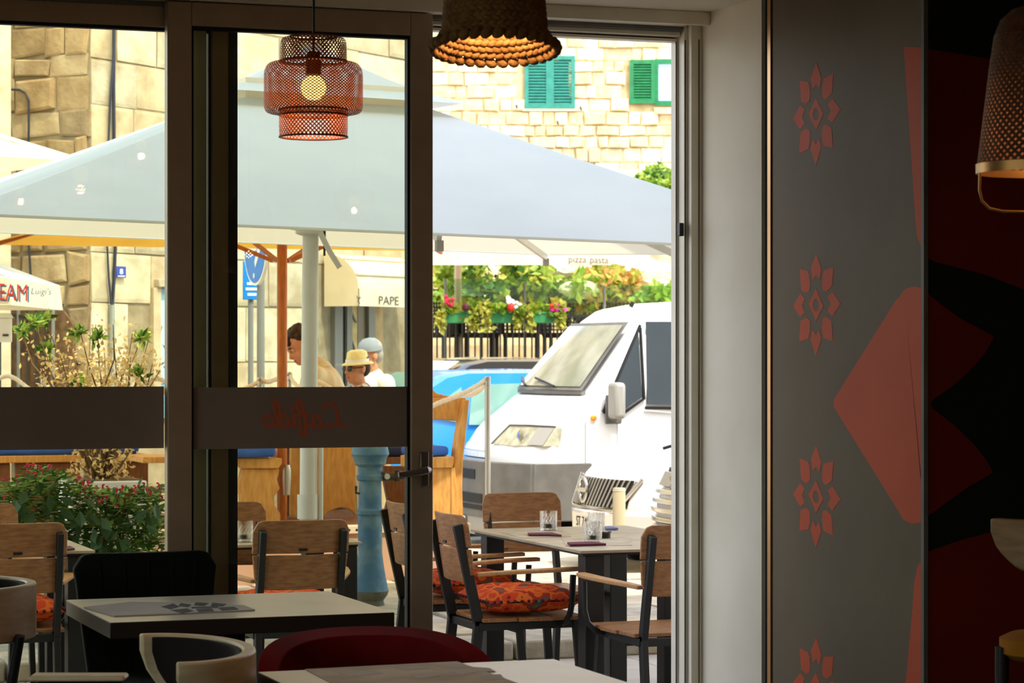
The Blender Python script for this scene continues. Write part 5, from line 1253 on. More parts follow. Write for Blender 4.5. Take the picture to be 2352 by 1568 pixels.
# flank: quarter window, door window, mirror, repeater, wheel arch
sidep([(-.62, 1.20), (-.80, 1.18), (-1.03, 1.30), (-1.03, 1.86), (-.98, 1.80)], vfn, .95, 1, .0, .008).build('quarter_window', 'car_glass_dark', VN)
sidep([(-1.08, 1.24), (-1.95, 1.22), (-1.95, 1.93), (-1.12, 1.93)], vfn, .95, 1, .0, .008).build('door_window', 'car_glass_dark', VN)
for pts in ([(-.60, 1.18), (-.80, 1.155), (-1.05, 1.285), (-1.055, 1.88)], [(-1.055, 1.21), (-2.0, 1.19)], [(-.60, 1.18), (-1.055, 1.90)]):
    mb = MB(); mb.tube([vfn(a, .957, b) for a, b in pts], .014, 5); mb.build('window_seal', 'black_plastic', VN)
for pts in ([(-.76, 1.14), (-.76, .74)], [(-.42, 1.10), (-.42, .76)]):
    mb = MB(); mb.tube([vfn(a, .950, b) for a, b in pts], .004, 5); mb.build('panel_seam', 'trim_grey', VN)
a = vfn(-.70, .96, 1.22); mb = MB(); mb.box((a.x+.02, a.y+.14, 1.275), (.10, .19, .30)); mr = mb.build('mirror', 'trim_grey', VN, bevel=.035, seg=3)
mb = MB(); mb.tube([a+Vector((0, -.03, -.10)), a+Vector((.02, .06, -.07)), a+Vector((.02, .10, 0))], .045, 8); mb.box((a.x+.0, a.y+.02, 1.20), (.14, .03, .24)); mb.build('mirror_arm', 'bumper_grey', mr, bevel=.01)
mb = MB(); mb.ell(vfn(-.50, .955, 1.13), (.03, .012, .025), 8, 6); mb.build('side_repeater', 'lamp_orange', VN, smooth=60)
mb = MB(); mb.prism([(-.96+.44*cos(pi*i/16), .33+.46*sin(pi*i/16)) for i in range(17)], lambda a, b, h: vfn(a, .95+h, b), -.05, .010); mb.build('wheel_arch', 'grille_dark', VN)
for x in (-.96, -3.8):
    for s in (-1, 1): wheel(VN, x, s*.86, .33)
mb = MB(); mb.tube([(-1.25, .4, 2.06), (-1.27, .4, 2.10)], .02, 6); mb.build('aerial_base', 'black_plastic', VN)

# ---- small hatchbacks
CP_ = [(.0, .30), (.02, .52), (-.05, .70), (-.22, .86), (-.95, 1.02), (-1.05, 1.05), (-1.75, 1.46), (-2.1, 1.52), (-3.2, 1.50), (-3.75, 1.15), (-3.95, .95), (-3.98, .45), (-3.9, .25)]
def hatch(name, lab, loc, rz, paint, sc=(1, 1, 1), blue=False):
    fn = shaper(1.72, .20, .95, .30, 0); V = thing(name, lab, 'car', loc, rz); V.scale = sc
    hull(smooth_prof(CP_), fn, .86).build('body', paint, V, smooth=30)
    def wsx(u, v): return fn(-1.06-.66*v, (2*u-1)*(.74-.08*v), 1.065+.385*v)+Vector((.025, 0, .03))
    mb = MB(); mb.sheet(wsx, 10, 4); mb.build('windscreen', 'car_glass_dark', V, smooth=60)
    def rsx(u, v): return fn(-3.72+.46*v, (2*u-1)*(.70-.06*v), 1.17+.30*v)+Vector((-.025, 0, .02))
    mb = MB(); mb.sheet(rsx, 10, 4); mb.build('rear_window', 'car_glass_green', V, smooth=60)
    for s in (-1, 1):
        sidep([(-1.35, 1.02), (-2.15, 1.0), (-2.15, 1.40), (-1.82, 1.41)], fn, .86, s, .0, .008).build('side_window', 'car_glass_green' if blue else 'car_glass_dark', V)
        sidep([(-2.22, 1.0), (-3.05, 1.02), (-3.0, 1.38), (-2.22, 1.40)], fn, .86, s, .0, .008).build('side_window', 'car_glass_green' if blue else 'car_glass_dark', V)
        sidep([(-3.12, 1.04), (-3.48, 1.10), (-3.10, 1.36)], fn, .86, s, .0, .008).build('side_window', 'car_glass_green' if blue else 'car_glass_dark', V)
        mb = MB(); mb.tube([fn(a, s*.863, b) for a, b in ((-2.19, 1.0), (-2.19, .35))], .006, 5); mb.build('door_seam', 'print_grey', V)
        mb = MB(); mb.box(fn(-2.42, s*.885, .86), (.14, .03, .03)); mb.build('door_handle', paint, V, bevel=.008)
        mb = MB(); mb.box(fn(-1.28, s*.98, 1.03), (.12, .18, .12)); mb.build('mirror', paint, V, bevel=.03, seg=3)
        for x in (-.78, -3.25):
            wheel(V, x, s*.77, .30)
            mb = MB(); mb.prism([(x+.36*cos(pi*i/14), .30+.38*sin(pi*i/14)) for i in range(15)], lambda a, b, h: fn(a, s*(.86+h), b), -.05, .008); mb.build('wheel_arch', 'grille_dark', V)
    return V, fn
hx = lambda z: (.01 if z < .52 else .02-.40*(z-.52)-.4*max(0, z-.70))
NV, nf = hatch('hatchback_car', 'white hatchback with chrome-edged mesh grille in front of the van', (7.06, 9.72, GZ), pi, 'car_white', (1, 1, 1.04))
# wing-like grille with dark bars and round badge
gp = [(-.36, .60), (-.30, .50), (.30, .50), (.44, .58), (.62, .70), (.40, .71), (0, .70), (-.40, .71), (-.50, .68)]
gpp = [(-.60, .72), (-.42, .50), (.42, .50), (.66, .72), (.38, .705), (-.36, .705)]
mb = fstrip(nf, hx, -.44, .52, .50, .70, .012, .01, 12); gr = mb.build('grille', 'grille_dark', NV)
for i in range(17):
    y = -.44+i*.058; mb = MB(); mb.bar(nf(hx(.50)+.026, y, .505), nf(hx(.70)+.03, y+.07, .698), .012, .012); mb.build('grille_bar', 'trim_grey', gr)
for pts in ([(-.44, .72), (-.46, .50), (-.38, .48), (.40, .48), (.50, .54), (.60, .715)], ):
    mb = MB(); mb.tube([nf(hx(b)+.03, a, b) for a, b in pts], .016, 8); mb.build('chrome_surround', 'chrome', gr, smooth=60)
mb = MB(); mb.tube([nf(hx(.61)+.05, -.12+.085*cos(2*pi*i/24), .61+.085*sin(2*pi*i/24)) for i in range(24)], .014, 8, closed=True); bd = mb.build('badge_ring', 'chrome', NV, smooth=60)
mb = fstrip(nf, hx, -.225, -.015, .595, .625, .045, .02, 3); mb.build('badge_bar', 'chrome', bd)
mb = fstrip(nf, hx, -.80, .80, .26, .47, .0, .04, 14); mb.build('bumper', 'car_white', NV, bevel=.015)
plate(NV, nf, hx, .385, 'ST 740', -.05, off=.048); mb = fstrip(nf, hx, -.45, .45, .20, .29, .03, .02, 8); mb.build('lower_intake', 'grille_dark', NV)
mb = MB(); mb.add([nf(-.30, .66, .905), nf(-.62, .80, 1.0), nf(-.70, .855, .985), nf(-.42, .865, .90), nf(-.22, .83, .85)], [(0, 1, 2, 3, 4)]); mb.v = [(a+.02, b+.012, c+.025) for a, b, c in mb.v]; mb.build('headlight', 'lamp_lens', NV)
mb = MB(); mb.tube([Vector(p) for p in ((-.28, .672, .93), (-.60, .812, 1.028), (-.68, .87, 1.01))], .012, 6); mb.build('headlight_trim', 'black_plastic', NV)
TV, tf = hatch('hatchback_car', 'white car with slatted chrome grille cut off by the right door jamb', (6.83, 7.62, GZ), pi, 'car_white', (1, 1, 1.15))
mb = fstrip(tf, hx, -.62, .62, .44, .76, .005, .01, 12); gr = mb.build('grille', 'grille_dark', TV)
for k, z in enumerate((.45, .505, .56, .615)):
    mb = fstrip(tf, hx, -.66+.02*k, .66, z, z+.028, .012, .03, 14); mb.build('chrome_slat', 'chrome', gr, bevel=.006)
mb = fstrip(tf, hx, -.50, .50, .66, .74, .012, .02, 10); mb.build('upper_slat', 'trim_grey', gr)
for dz in (0, .05):
    mb = MB(); mb.bar(tf(hx(.70)+.05, -.12, .655+dz), tf(hx(.72)+.05, 0, .735+dz), .02, .02); mb.bar(tf(hx(.70)+.05, .12, .655+dz), tf(hx(.72)+.05, 0, .735+dz), .02, .02); mb.build('chevron_badge', 'chrome', TV)
mb = fstrip(tf, hx, -.80, .80, .20, .43, .0, .035, 14); mb.build('bumper', 'car_white', TV, bevel=.012); plate(TV, tf, hx, .36, '', -.02, off=.045)
mb = MB(); mb.add([tf(hx(b)+.02, a, b) for a, b in ((-.66, .80), (-.50, .72), (-.52, .80), (-.70, .90))], [(0, 1, 2, 3)]); mb.build('headlight', 'lamp_lens', TV)
q = W((833-1176)/F*23.0, 23.0); hatch('hatchback_car', 'bright blue hatchback parked behind the pine settle', (q.x, q.y+.35, GZ), pi, 'car_blue', (1.05, 1, 1.0), True)[0]
BC = [o for o in col.objects if o.get('label') == 'bright blue hatchback parked behind the pine settle'][0]
BC.rotation_euler = (0, 0, 0); BC.location.x += 4.05
q = W((930-1176)/F*30.0, 30.0); DK = hatch('hatchback_car', 'black car whose roof shows above the blue hatchback', (q.x+4.1, q.y, GZ), 0, 'car_black', (1.1, 1, 1.06))[0]
for (px, py, Y, lab) in ((1422, 1120, 15.2, 'beige round bollard between the parked cars and the terrace table'),):
    q = at(px, 1240, Y); B = thing('bollard', lab, 'bollard', (q.x, q.y, -.1)); h = at(px, py, Y).z+.1
    mb = MB(); mb.lathe([(0, h), (.036, h), (.0385, h-.006), (.0385, 0), (0, 0)], 20); mb.build('tube', 'bollard_beige', B, smooth=40)
    mb = MB(); mb.lathe([(.0390, h-.018), (.0400, h-.018), (.0400, h-.012), (.0390, h-.012)], 20); mb.build('cap_band', 'plate_white', B)

# ================================================================ HILLSIDE TERRACE, HEDGE AND SUNLIT HOUSE (right half of the background)
YT = 33.0
q = W(.0, YT); TW = thing('terrace_wall', 'low rubble retaining wall below the railing with black chairs', 'terrace', (q.x, q.y, -.3))  # rubble masonry wall carrying the raised terrace
def cw(name, X0, X1, Y0, Y1, z0, z1, m, par, **kw):
    mb = MB(); mb.prism([(X0, Y0), (X1, Y0), (X1, Y1), (X0, Y1)], lambda a, b, h: W(a, b, h), z0, z1); return mb.build(name, m, par, world=True, **kw)
ztw = at(1100, 842, YT).z
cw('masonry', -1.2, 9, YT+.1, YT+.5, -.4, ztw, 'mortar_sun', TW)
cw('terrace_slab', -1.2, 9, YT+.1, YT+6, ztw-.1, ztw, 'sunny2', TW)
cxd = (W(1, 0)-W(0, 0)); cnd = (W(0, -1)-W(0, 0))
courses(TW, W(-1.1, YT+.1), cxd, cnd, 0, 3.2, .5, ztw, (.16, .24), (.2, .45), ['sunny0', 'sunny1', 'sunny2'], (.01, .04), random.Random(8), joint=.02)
# pale stone house wall behind the chairs, seen between the railing bars
cw('back_parapet', -1.2, 9, YT+3.2, YT+3.4, ztw, ztw+.52, 'sunny0', TW)
q = W(0, YT); RL = thing('iron_railing', 'black iron railing along the raised terrace with green flower boxes', 'railing', (q.x, q.y, ztw))
ya_, yb_ = at(1000, 725, YT).z, ztw+.06
for i in range(34):
    X = -1.15+i*.083; p = W(X, YT+.15); mb = MB(); mb.tube([(p.x, p.y, yb_-.06), (p.x, p.y, ya_)], .011 if i % 9 else .022, 6); mb.build('bar', 'iron', RL, world=True)
for z in (ya_, yb_): mb = MB(); mb.bar(W(-1.2, YT+.15, z), W(1.75, YT+.15, z), .035, .03); mb.build('rail', 'iron', RL, world=True)
def rattan_chair(loc, rz):
    C = thing('rattan_chair', 'x', 'chair', loc, rz, 'black rattan chairs behind the iron railing')
    mb = MB()
    for i in range(10): x = -.22+i*.049; mb.bar((x, .20+.02*abs(i-4.5), .42), (x, .26+.02*abs(i-4.5), .86), .02, .008)
    for k in range(9): z = .44+k*.05; mb.bar((-.23, .215+.06*(z-.42)/.44, z), (.23, .215+.06*(z-.42)/.44, z), .008, .018)
    mb.build('woven_back', 'rattan_black', C)
    mb = MB(); mb.box((0, 0, .42), (.48, .46, .07)); mb.build('seat', 'rattan_black', C, bevel=.02)
    for sx in (-1, 1):
        mb = MB(); mb.box((sx*.25, .02, .55), (.05, .44, .24)); mb.build('arm_panel', 'rattan_black', C, bevel=.015)
        for sy in (-1, 1): mb = MB(); mb.bar((sx*.21, sy*.19, 0), (sx*.21, sy*.19, .4), .045, .045); mb.build('leg', 'rattan_black', C)
    return C
rc0 = None
names = ['first black rattan chair from the door stile behind the railing', 'second black rattan chair behind the railing, under the pink geranium', 'third black rattan chair behind the railing, under the left flower box', 'fourth black rattan chair behind the railing, between two flower boxes', 'fifth black rattan chair behind the railing, under the middle flower box', 'sixth black rattan chair behind the railing, nearest the van windscreen']
for i, n_ in enumerate(names):
    X = -1.02+i*.57; p = W(X, YT+.95+.25*(i % 2)); rz = radians(-20+180+(i*37 % 50)-25)
    if rc0 is None: rc0 = rattan_chair((p.x, p.y, ztw), rz); rc0['label'] = n_
    else: dup(rc0, (p.x, p.y, ztw), rz, n_)
def plant_leaves(mb, p, r, n, L=.09):
    for k in range(n): leaf_mesh(mb, p+rv()*random.uniform(0, r), rv()+Vector((0, 0, -.2)), rv(), L*random.uniform(.6, 1.2), L*.35)
for i, (x0, x1, lab, fc) in enumerate(((1010, 1090, 'green flower box with pink geranium nearest the door stile', 'flower_pink'), (1118, 1192, 'green flower box in the middle of the railing', 'flower_white'), (1216, 1288, 'green flower box nearest the van with magenta blossom', 'flower_magenta'))):
    q = at((x0+x1)/2, 742, YT-.1); FB = thing('flower_box', lab, 'planter', q, radians(-20), 'green flower boxes on the railing'); w = (x1-x0)/F*YT/2; h = .145
    mb = MB(); vs = []
    for z, k in ((0, .92), (h, 1.0)):
        for sx, sy in ((-1, -1), (1, -1), (1, 1), (-1, 1)): vs.append((sx*w*k, sy*.11*k, z))
    mb.add(vs, [(0, 3, 2, 1), (4, 5, 6, 7), (0, 1, 5, 4), (1, 2, 6, 5), (2, 3, 7, 6), (3, 0, 4, 7)]); mb.build('trough', 'box_green', FB, bevel=.008)
    mb = MB(); mb.span((-w*1.03, -.118, h-.02), (w*1.03, .118, h+.004)); mb.build('lip', 'box_green', FB)
    lv = MB(); lv2 = MB()
    for k in range(10): plant_leaves(lv if k % 2 else lv2, Vector((random.uniform(-w, w)*1.15, random.uniform(-.15, .1), h+random.uniform(.0, .10))), .10, 40)
    for sx in (-1, 1):
        for k in range(4): plant_leaves(lv, Vector((sx*w*.95, -.14, h-.06*k)), .06, 16)
    lv.build('trailing_leaves', 'leaf_sun_b', FB, stuff=True); lv2.build('trailing_leaves', 'leaf_sun', FB, stuff=True)
    f = MB()
    for k in range(14): f.ell(Vector(((-.1 if i == 0 else .12 if i == 1 else .15)+random.gauss(0, .05), -.15+random.uniform(-.03, .03), h+.12+random.gauss(0, .035) if i < 2 else h+.05+random.gauss(0, .02))), (.028, .025, .025), 6, 4)
    f.build('blossoms', fc, FB, stuff=True)
    f = MB(); f.ell((w*.5, -.16, h+.06), (.05, .04, .06), 8, 5); f.build('dark_blossom', 'flower_maroon' if i == 0 else 'flower_red', FB)
# glass wind fence behind
q = W(.8, YT+.4); GF = thing('glass_fence', 'greenish glass wind fence above the flower boxes', 'fence', (q.x, q.y, ztw))
for k in range(4):
    X0 = -.85+k*1.05; zt_ = at(1100, 640+8*k, YT+.4).z; cw('glass_panel', X0, X0+1.0, YT+.38, YT+.40, ztw+.6, zt_, 'fence_glass', GF); p = W(X0-.03, YT+.39); mb = MB(); mb.tube([(p.x, p.y, ztw), (p.x, p.y, zt_)], .018, 6); mb.build('fence_post', 'iron_grey', GF, world=True)
# lettered parasol of that terrace
q = at(1052, 700, YT+2.2); PP2 = parasol('parasol', 'cream restaurant parasol with lettered valance on the raised terrace', (q.x, q.y, ztw), 1.0, 1.0, .5, 'canvas_cream', 'deck_trim', .05); PP2.scale = (1, 1, 1)
z_v = at(1330, 575, YT).z-ztw
bpy.data.objects.remove(PP2.children[0].children[0]) if False else None
for o in list(PP2.children): bpy.data.objects.remove(o)
cs = [at(905, 575, YT-.4), at(1405, 575, YT-.4), at(1490, 575, YT+2.6), at(990, 575, YT+2.6)]; zz_ = z_v+ztw; cs = [Vector((c.x, c.y, zz_)) for c in cs]; apx = sum(cs, Vector())/4+Vector((0, 0, .55)); mb = MB()
for k in range(4):
    a, b = cs[k], cs[(k+1) % 4]; mb.sheet(lambda u, v: a.lerp(b, u).lerp(apx, v), 6, 4)
mb.build('canopy', 'canvas_cream', PP2, world=True)
mb = MB(); mb.sheet(lambda u, v: cs[0].lerp(cs[1], u)+Vector((0, 0, -.205*v)), 10, 2); vl = mb.build('valance', 'canvas_cream', PP2, world=True)
mb = MB(); mb.sheet(lambda u, v: cs[1].lerp(cs[2], u)+Vector((0, 0, -.18*v)), 4, 2); mb.build('valance', 'canvas_cream', PP2, world=True)
for wd_, cx_ in (('pizza', 1326), ('pasta', 1376)):
    mb = text_mb(wd_, 22, lambda x, y, h: at(cx_+x*.95, 602-y+(cx_-1300+x)*.03, YT-.43), 0); mb.build('word_print', 'print_grey', vl, world=True)
p = at(1052, 700, YT+1.1); mb = MB(); mb.tube([(p.x, p.y, ztw), (p.x, p.y, apx.z)], .048, 12); mb.build('pole', 'deck_trim', PP2, world=True, smooth=50)

# hillside with hedge, rocks and the sunlit house above
q = W(4, 40); HL = MB()
def hz(X, Y): return max(-.3, 1.2+(Y-37.5)*.36)
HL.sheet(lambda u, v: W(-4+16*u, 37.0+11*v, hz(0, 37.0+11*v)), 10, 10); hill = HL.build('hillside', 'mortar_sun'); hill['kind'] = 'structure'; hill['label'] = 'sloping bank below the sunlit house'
random.seed(21)
def bush(px0, px1, y_top, y_bot, Y0, Y1, n, L, lab, mats, name='hedge_bush', share=None):
    c = at((px0+px1)/2, y_bot, (Y0+Y1)/2); B = thing(name, lab, 'bush', c, 0, 'bushes on the bank'); ms = [MB() for _ in mats]; cl = []
    for k in range(26): cl.append((random.uniform(px0, px1), y_top+(y_bot-y_top)*random.random()**.8, random.uniform(Y0, Y1)))
    for k in range(n):
        cx_, cy_, Y = random.choice(cl); p = at(cx_+random.gauss(0, (px1-px0)*.05), cy_+random.gauss(0, (y_bot-y_top)*.10), Y+random.gauss(0, .25))-c; leaf_mesh(random.choice(ms), p, rv()+Vector((0, 0, -.3)), rv(), L*random.uniform(.5, 1.3), L*.3)
    for m_, mm in zip(ms, mats): m_.build('foliage', mm, B, stuff=True)
    for k in range(3): mb = MB(); a = at(px0+(px1-px0)*(.25+.25*k), y_bot+40, (Y0+Y1)/2)-c; mb.tube([a, a+Vector((random.uniform(-.1, .1), 0, .6))], [.03, .015], 5); mb.build('stem', 'bark', B)
bush(960, 1090, 585, 720, 36.5, 38, 1900, .16, 'yellow-green bush on the bank left of the terrace parasol pole', ['leaf_sun', 'leaf_sun_b', 'leaf_light'])
bush(1070, 1210, 590, 725, 36.8, 38.5, 2000, .16, 'bright green bush on the bank above the middle flower box', ['leaf_sun', 'leaf_green', 'leaf_sun_b'])
bush(1190, 1340, 600, 720, 36.8, 38.8, 2000, .17, 'leafy bush on the bank under the lettered valance', ['leaf_sun', 'leaf_sun_b', 'leaf_light'])
bush(1320, 1420, 600, 715, 37, 38.6, 1200, .17, 'fern-like bush on the bank above the van roof', ['leaf_sun_b', 'leaf_sun', 'leaf_ochre'])
bush(1400, 1470, 590, 705, 37.2, 38.8, 800, .16, 'ochre withered bush beside the pale rock', ['leaf_ochre', 'leaf_sun_b'])
bush(1460, 1570, 660, 715, 37, 38, 800, .16, 'low green bush in front of the pale rock', ['leaf_sun', 'leaf_light'])
bush(1465, 1600, 385, 445, 43, 44.5, 1300, .18, 'green bush below the green shuttered window', ['leaf_sun', 'leaf_green', 'leaf_light'])
def rock(px, py, Y, r, lab):
    q = at(px, py, Y); mb = MB(); mb.ell((0, 0, 0), r, 14, 10); rs = random.Random(px); mb.v = [tuple(Vector(v)*(1+.22*sin(7*v[0]+px)*cos(9*v[2])+rs.uniform(-.08, .08))) for v in mb.v]; o = mb.build('boulder', 'rock'); o.location = q; return tag(o, lab, 'rock', 'pale boulders on the bank')
rock(1520, 625, 39.5, (.75, .5, .42), 'large pale boulder on the bank by the right door jamb'); rock(1492, 590, 40.5, (.35, .3, .35), 'pale boulder above the larger one by the right door jamb')
rock(1292, 622, 37.6, (.22, .2, .12), 'small white boulder under the lettered valance'); rock(1325, 665, 37.0, (.30, .2, .14), 'pale boulder among the bushes above the van windscreen')

# sunlit house
YH = 50.0; q = W(1.5, YH); HB = thing('rubble_house', 'sunlit rubble stone house with green shutters above the bank', 'building', (q.x, q.y, 2.5))
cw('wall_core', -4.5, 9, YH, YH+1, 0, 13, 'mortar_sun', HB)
X_ = lambda px: (px-1176)/F*YH
Zp = lambda py: EYE+(HOR-py)/F*YH
def hl_(px0, px1, py0, py1): return (X_(px0)-X_(930), X_(px1)-X_(930), Zp(py1), Zp(py0))
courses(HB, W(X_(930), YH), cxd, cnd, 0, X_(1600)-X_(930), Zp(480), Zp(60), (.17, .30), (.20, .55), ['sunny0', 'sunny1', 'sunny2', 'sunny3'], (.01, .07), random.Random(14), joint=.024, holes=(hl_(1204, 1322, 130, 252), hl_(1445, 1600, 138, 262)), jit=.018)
def hpt(a, b, h): return W(X_(a), YH-h, Zp(b))
def hbox(name, x0, x1, y0, y1, h0, h1, m, par, **kw): mb = MB(); mb.prism([(x0, y0), (x1, y0), (x1, y1), (x0, y1)], hpt, h0, h1); return mb.build(name, m, par, world=True, **kw)
def shutter(par, x0, x1, y0, y1, m, h0, n=15):
    f = 9
    s = hbox('shutter_leaf', x0, x1, y0, y0+f, h0, h0+.05, m, par)
    for a in ((x0, x0+f, y0+f, y1-f), (x1-f, x1, y0+f, y1-f), (x0, x1, y1-f, y1)): hbox('shutter_frame', *a, h0, h0+.05, m, s)
    hbox('shutter_back', x0+f, x1-f, y0+f, y1-f, h0-.005, h0, 'shutter_teal' if m == 'shutter_teal' else 'shutter_green', s)
    for k in range(n):
        y = y0+f+(y1-y0-2*f)*(k+.5)/n; mb = MB(); vs = [hpt(a, y+d, h) for a in (x0+f, x1-f) for d, h in ((-2.6, h0+.0), (-1.6, h0+.0), (2.9, h0+.042), (1.9, h0+.042))]; mb.add(vs, [(0, 1, 2, 3), (7, 6, 5, 4), (0, 4, 5, 1), (1, 5, 6, 2), (2, 6, 7, 3), (3, 7, 4, 0)]); mb.build('louvre_slat', m, s, world=True)
WN = hbox('window_opening', 1206, 1321, 130, 251, -.02, .0, 'car_black', HB)
shutter(HB, 1205, 1263, 129, 250, 'shutter_teal', .03); shutter(HB, 1263, 1321, 129, 250, 'shutter_teal', .03)
hbox('window_sill', 1200, 1326, 250, 255, .0, .07, 'sunny2', HB)
WN = hbox('window_opening', 1504, 1600, 136, 243, -.02, .01, 'window_glass', HB)
for a in ((1504, 1512, 136, 243), (1512, 1600, 136, 146), (1512, 1600, 232, 243)): hbox('window_frame', *a, .01, .06, 'shutter_green', WN)
shutter(HB, 1446, 1504, 139, 239, 'shutter_green', .05, 13); hbox('window_sill', 1502, 1600, 248, 262, .0, .08, 'sunny3', HB)
for (a, b, c, d) in ((1186, 243, 1198, 290), (1333, 247, 1347, 298), (1280, 280, 1300, 350)): mb = MB(); mb.tube([hpt(a, b, .02), hpt(a, b, .16), hpt(a+2, b+8, .18)], .018, 6); mb.build('wall_hook', 'iron', HB, world=True)

# ================================================================ PEOPLE (local: facing +x, left +y)
def hand(c, fwd, side, k=1.0):
    c, fwd, side = Vector(c), Vector(fwd).normalized(), Vector(side).normalized(); up = fwd.cross(side); out = [(c, c+fwd*.06*k, .026*k, .030*k)]
    for i, L in enumerate((.062, .072, .068, .052)):
        b = c+fwd*.078*k+side*(.026-.0175*i)*k; m_ = b+fwd*L*.55*k+up*.010*k; e = m_+fwd*L*.4*k+up*.022*k; out += [(b, m_, .0095*k, .0088*k), (m_, e, .0088*k, .0075*k)]
    b = c+fwd*.02*k+side*.030*k; m_ = b+fwd*.03*k+side*.022*k; out += [(b, m_, .011*k, .0095*k), (m_, m_+fwd*.028*k+up*.006*k, .0095*k, .008*k)]; return out
def person(lab, loc, rz, lean=0.0, nod=0.0, hair='hair_brown', shirt='shirt_beige', trous='trousers', skin='skin', arms=None, hat=None, glasses=False, curly=False, k=1.0, tee=None, head_turn=0.0, sleeve=.9):
    P = thing('person', lab, 'person', loc, rz); P.scale = (k, k, k); hip = Vector((0, 0, .93))
    Rl = Matrix.Rotation(lean, 3, 'Y')
    def U(x, y, z): return hip+Rl @ (Vector((x, y, z))-hip)
    neck = U(-.01, 0, 1.45); hc = U(.03, 0, 1.62); Rh = Rl @ Matrix.Rotation(nod, 3, 'Y') @ Matrix.Rotation(head_turn, 3, 'Z')
    def Hd(x, y, z): return hc+Rh @ Vector((x, y, z))
    sh = {s: U(-.01, s*.185, 1.405) for s in (-1, 1)}
    if arms is None: arms = {s: (U(-.03, s*.25, 1.12), U(.06, s*.25, .88), (0, 0, -1)) for s in (-1, 1)}
    sk = [(neck+Vector((0, 0, -.04)), Hd(-.01, 0, -.08), .056, .054), (Hd(-.012, 0, .03), (.098, .078, .098)), (Hd(.018, 0, -.045), Hd(.030, 0, -.075), .062, .050), (Hd(.058, 0, -.098), (.026, .026, .022)), (Hd(.075, 0, .03), Hd(.082, 0, .034), .03, .02)]
    sk += [(Hd(.086, 0, .012), Hd(.108, 0, -.024), .011, .0145), (Hd(.083, -.0, -.060), Hd(.084, 0, -.066), .019, .017), (Hd(.070, 0, -.025), Hd(.076, 0, -.078), .028, .026)]
    sk += [(Hd(-.01, s*.078, -.01), (.021, .012, .032)) for s in (-1, 1)]
    for s in (-1, 1):
        el, wr_, fw = arms[s]; fw = Vector(fw).normalized(); sk += [(sh[s], el, .046, .038), (el, wr_, .037, .026)]; sk += hand(wr_, fw, Vector((1, 0, 0)) if abs(fw.x) < .6 else Vector((0, -s, 0)))
    sk += [(U(0, 0, 1.0), U(0, 0, 1.30), .13, .14), (U(-.005, -.14, 1.38), U(-.005, .14, 1.38), .06, .06)]
    for s in (-1, 1): sk += [((0, s*.09, .92), (.01, s*.10, .50), .085, .055), ((.01, s*.10, .50), (-.02, s*.10, .09), .054, .038), ((-.04, s*.10, .04), (.13, s*.11, .03), .035, .03)]
    blob('body', sk, skin, .0085, 4, P)
    tr_ = [((0, 0, .96), (.14, .17, .10))]
    for s in (-1, 1): tr_ += [((0, s*.09, .93), (.015, s*.10, .50), .105, .078), ((.015, s*.10, .50), (-.02, s*.10, .10), .076, .062)]
    blob('trousers', tr_, trous, .014, 4, P)
    ts = [(U(0, -.05, 1.33), U(0, .05, 1.33), .135, .135), (U(0, -.04, 1.02), U(0, .04, 1.02), .135, .135), (U(0, 0, 1.0), U(0, 0, 1.33), .155, .15), (U(-.02, -.15, 1.385), U(-.02, .15, 1.385), .07, .07), (U(-.02, 0, 1.40), U(-.015, 0, 1.44), .10, .085)]
    for s in (-1, 1): el = arms[s][0]; ts += [(sh[s], Vector(sh[s]).lerp(el, sleeve), .072, .060)]
    blob('shirt', ts, shirt, .011, 5, P)
    # collar
    mb = MB(); vs, fs = [], []
    for i in range(17):
        a = radians(35+290*i/16); q0 = U(-.012+.070*cos(a), .078*sin(a), 1.435); q1 = U(-.016+.086*cos(a), .095*sin(a), 1.485-.03*(1-cos(a))*.3); q2 = U(-.012+.105*cos(a), .118*sin(a), 1.43); vs += [q0, q1, q2]
    for i in range(16): fs += [(i*3, i*3+3, i*3+4, i*3+1), (i*3+1, i*3+4, i*3+5, i*3+2)]
    mb.add(vs, fs); mb.build('collar', shirt, P, smooth=60)
    if tee: blob('undershirt', [(U(.10, -.03, 1.36), U(.10, .03, 1.30), .06, .06), (U(.11, 0, 1.2), U(.10, 0, 1.36), .055, .06)], tee, .012, 3, P)
    for s in (-1, 1):
        mb = MB(); mb.ell(Hd(.073, s*.031, .008), (.010, .012, .006), 8, 6); e = mb.build('eye', 'eye_white', P, smooth=60); mb = MB(); mb.ell(Hd(.081, s*.031, .007), (.004, .006, .006), 8, 6); mb.build('iris', 'hair_dark', e)
        mb = MB(); mb.tube([Hd(.088, s*.012, .028), Hd(.090, s*.030, .034), Hd(.078, s*.050, .028)], .005, 6); mb.build('eyebrow', hair if hair != 'hair_grey' else 'hair_grey', P)
        mb = MB(); mb.ell((-.0+.05, s*.105, .035), (.135, .048, .038), 12, 8); mb.build('shoe', 'shoe', P, smooth=60)
    mb = MB(); mb.ell(Hd(.096, 0, -.058), (.007, .024, .005), 10, 6); mb.ell(Hd(.095, 0, -.068), (.007, .020, .006), 10, 6); mb.build('mouth', 'lips', P, smooth=60)
    hr = [(Hd(-.035, 0, .055), (.088, .088, .082)), (Hd(-.065, 0, .0), (.055, .078, .075))]
    if curly:
        rs = random.Random(4)
        for i in range(60):
            a = rs.uniform(0, 2*pi); t = rs.uniform(0, 1); d = Vector((cos(a)*sin(t*1.45), sin(a)*sin(t*1.45), cos(t*1.45))); c = Hd(-.02+d.x*.098, d.y*.088, .045+d.z*.088); r = rs.uniform(.018, .028); hr.append((c, (r, r, r)))
    blob('hair', hr, hair, .008, 2, P)
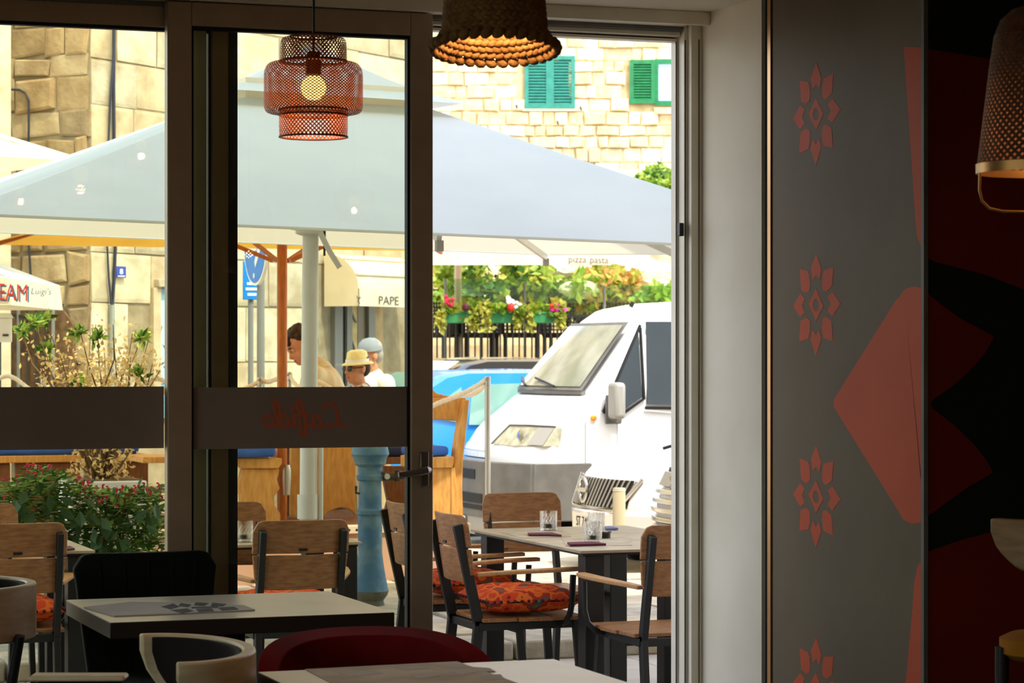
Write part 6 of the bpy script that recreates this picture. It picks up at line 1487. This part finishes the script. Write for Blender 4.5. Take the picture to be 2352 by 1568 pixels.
    if hat == 'straw':
        mb = MB(); mb.lathe([(0, .155), (.05, .152), (.082, .135), (.098, .06), (.100, .052)], 28); mb.v = [tuple(Hd(a-.015, b*.92, c)) for a, b, c in mb.v]; ht = mb.build('straw_hat', 'straw', P, smooth=50)
        mb = MB(); mb.lathe([(.10, .050), (.118, .043), (.134, .034), (.132, .040), (.116, .050), (.10, .056)], 28); mb.v = [tuple(Hd(a-.015, b*.92, c)) for a, b, c in mb.v]; mb.build('hat_brim', 'straw', ht, smooth=50)
        mb = MB(); mb.lathe([(.1015, .052), (.1005, .078)], 28); mb.v = [tuple(Hd(a-.015, b*.92, c)) for a, b, c in mb.v]; mb.build('hat_ribbon', 'hat_band', ht, smooth=50)
    if hat == 'cap':
        mb = MB(); mb.lathe([(0, .142), (.05, .134), (.085, .105), (.104, .06), (.106, .035)], 28); mb.v = [tuple(Hd(a-.015, b*.90, c)) for a, b, c in mb.v]; ht = mb.build('baseball_cap', 'cap_grey', P, smooth=50)
        mb = MB(); mb.sheet(lambda u, v: Hd(.07+.105*v*(1-.35*(2*u-1)**2), (2*u-1)*.088*(1-.15*v), .042-.018*v-.03*(2*u-1)**2), 10, 5, tuple(Rh @ Vector((0, 0, .006)))); mb.build('cap_peak', 'cap_grey', ht, smooth=60)
    if glasses:
        mb = MB()
        for s in (-1, 1): mb.ell(Hd(.094, s*.034, .008), (.008, .031, .023), 10, 6)
        sg = mb.build('sunglasses', 'black_plastic', P, smooth=60)
        for s in (-1, 1): mb = MB(); mb.tube([Hd(.09, s*.062, .012), Hd(-.005, s*.084, .012)], .004, 5); mb.build('temple_arm', 'black_plastic', sg)
    return P
# waiter leaning over a table on the platform, facing left in the picture
Yw = 18.1; ln = radians(20)
q = at(783, 900, Yw); rzw = radians(180-20-6)
def Uw(x, y, z): h = Vector((0, 0, .93)); return h+Matrix.Rotation(ln, 3, 'Y') @ (Vector((x, y, z))-h)
ar = {}
for s in (-1, 1): S0 = Uw(-.01, s*.185, 1.405); ar[s] = (S0+Vector((.06, s*.05, -.27)), S0+Vector((.20, s*.02, -.46)), (.5, 0, -.85))
WT = person('person in a beige collared shirt with dark curly hair, leaning forward behind the parasol pole', (q.x, q.y, -.15), rzw, ln, radians(14), arms=ar, curly=True, k=1.06, head_turn=radians(14))
q = at(829, 900, 18.9); person('person in a pale straw hat, sunglasses and patterned blouse strolling by the shop', (q.x, q.y, -.15), radians(180-20+40), 0.02, radians(4), hair='hair_dark', shirt='blouse', trous='trousers_tan', skin='skin_b', hat='straw', glasses=True, k=.925)
q = at(858, 900, 19.7); person('person in a grey cap and open white shirt walking behind the straw hat', (q.x, q.y, -.15), radians(180-20+35), 0.02, radians(6), hair='hair_grey', shirt='shirt_white', trous='trousers_tan', skin='skin_b', hat='cap', k=.985, tee='tee_grey')
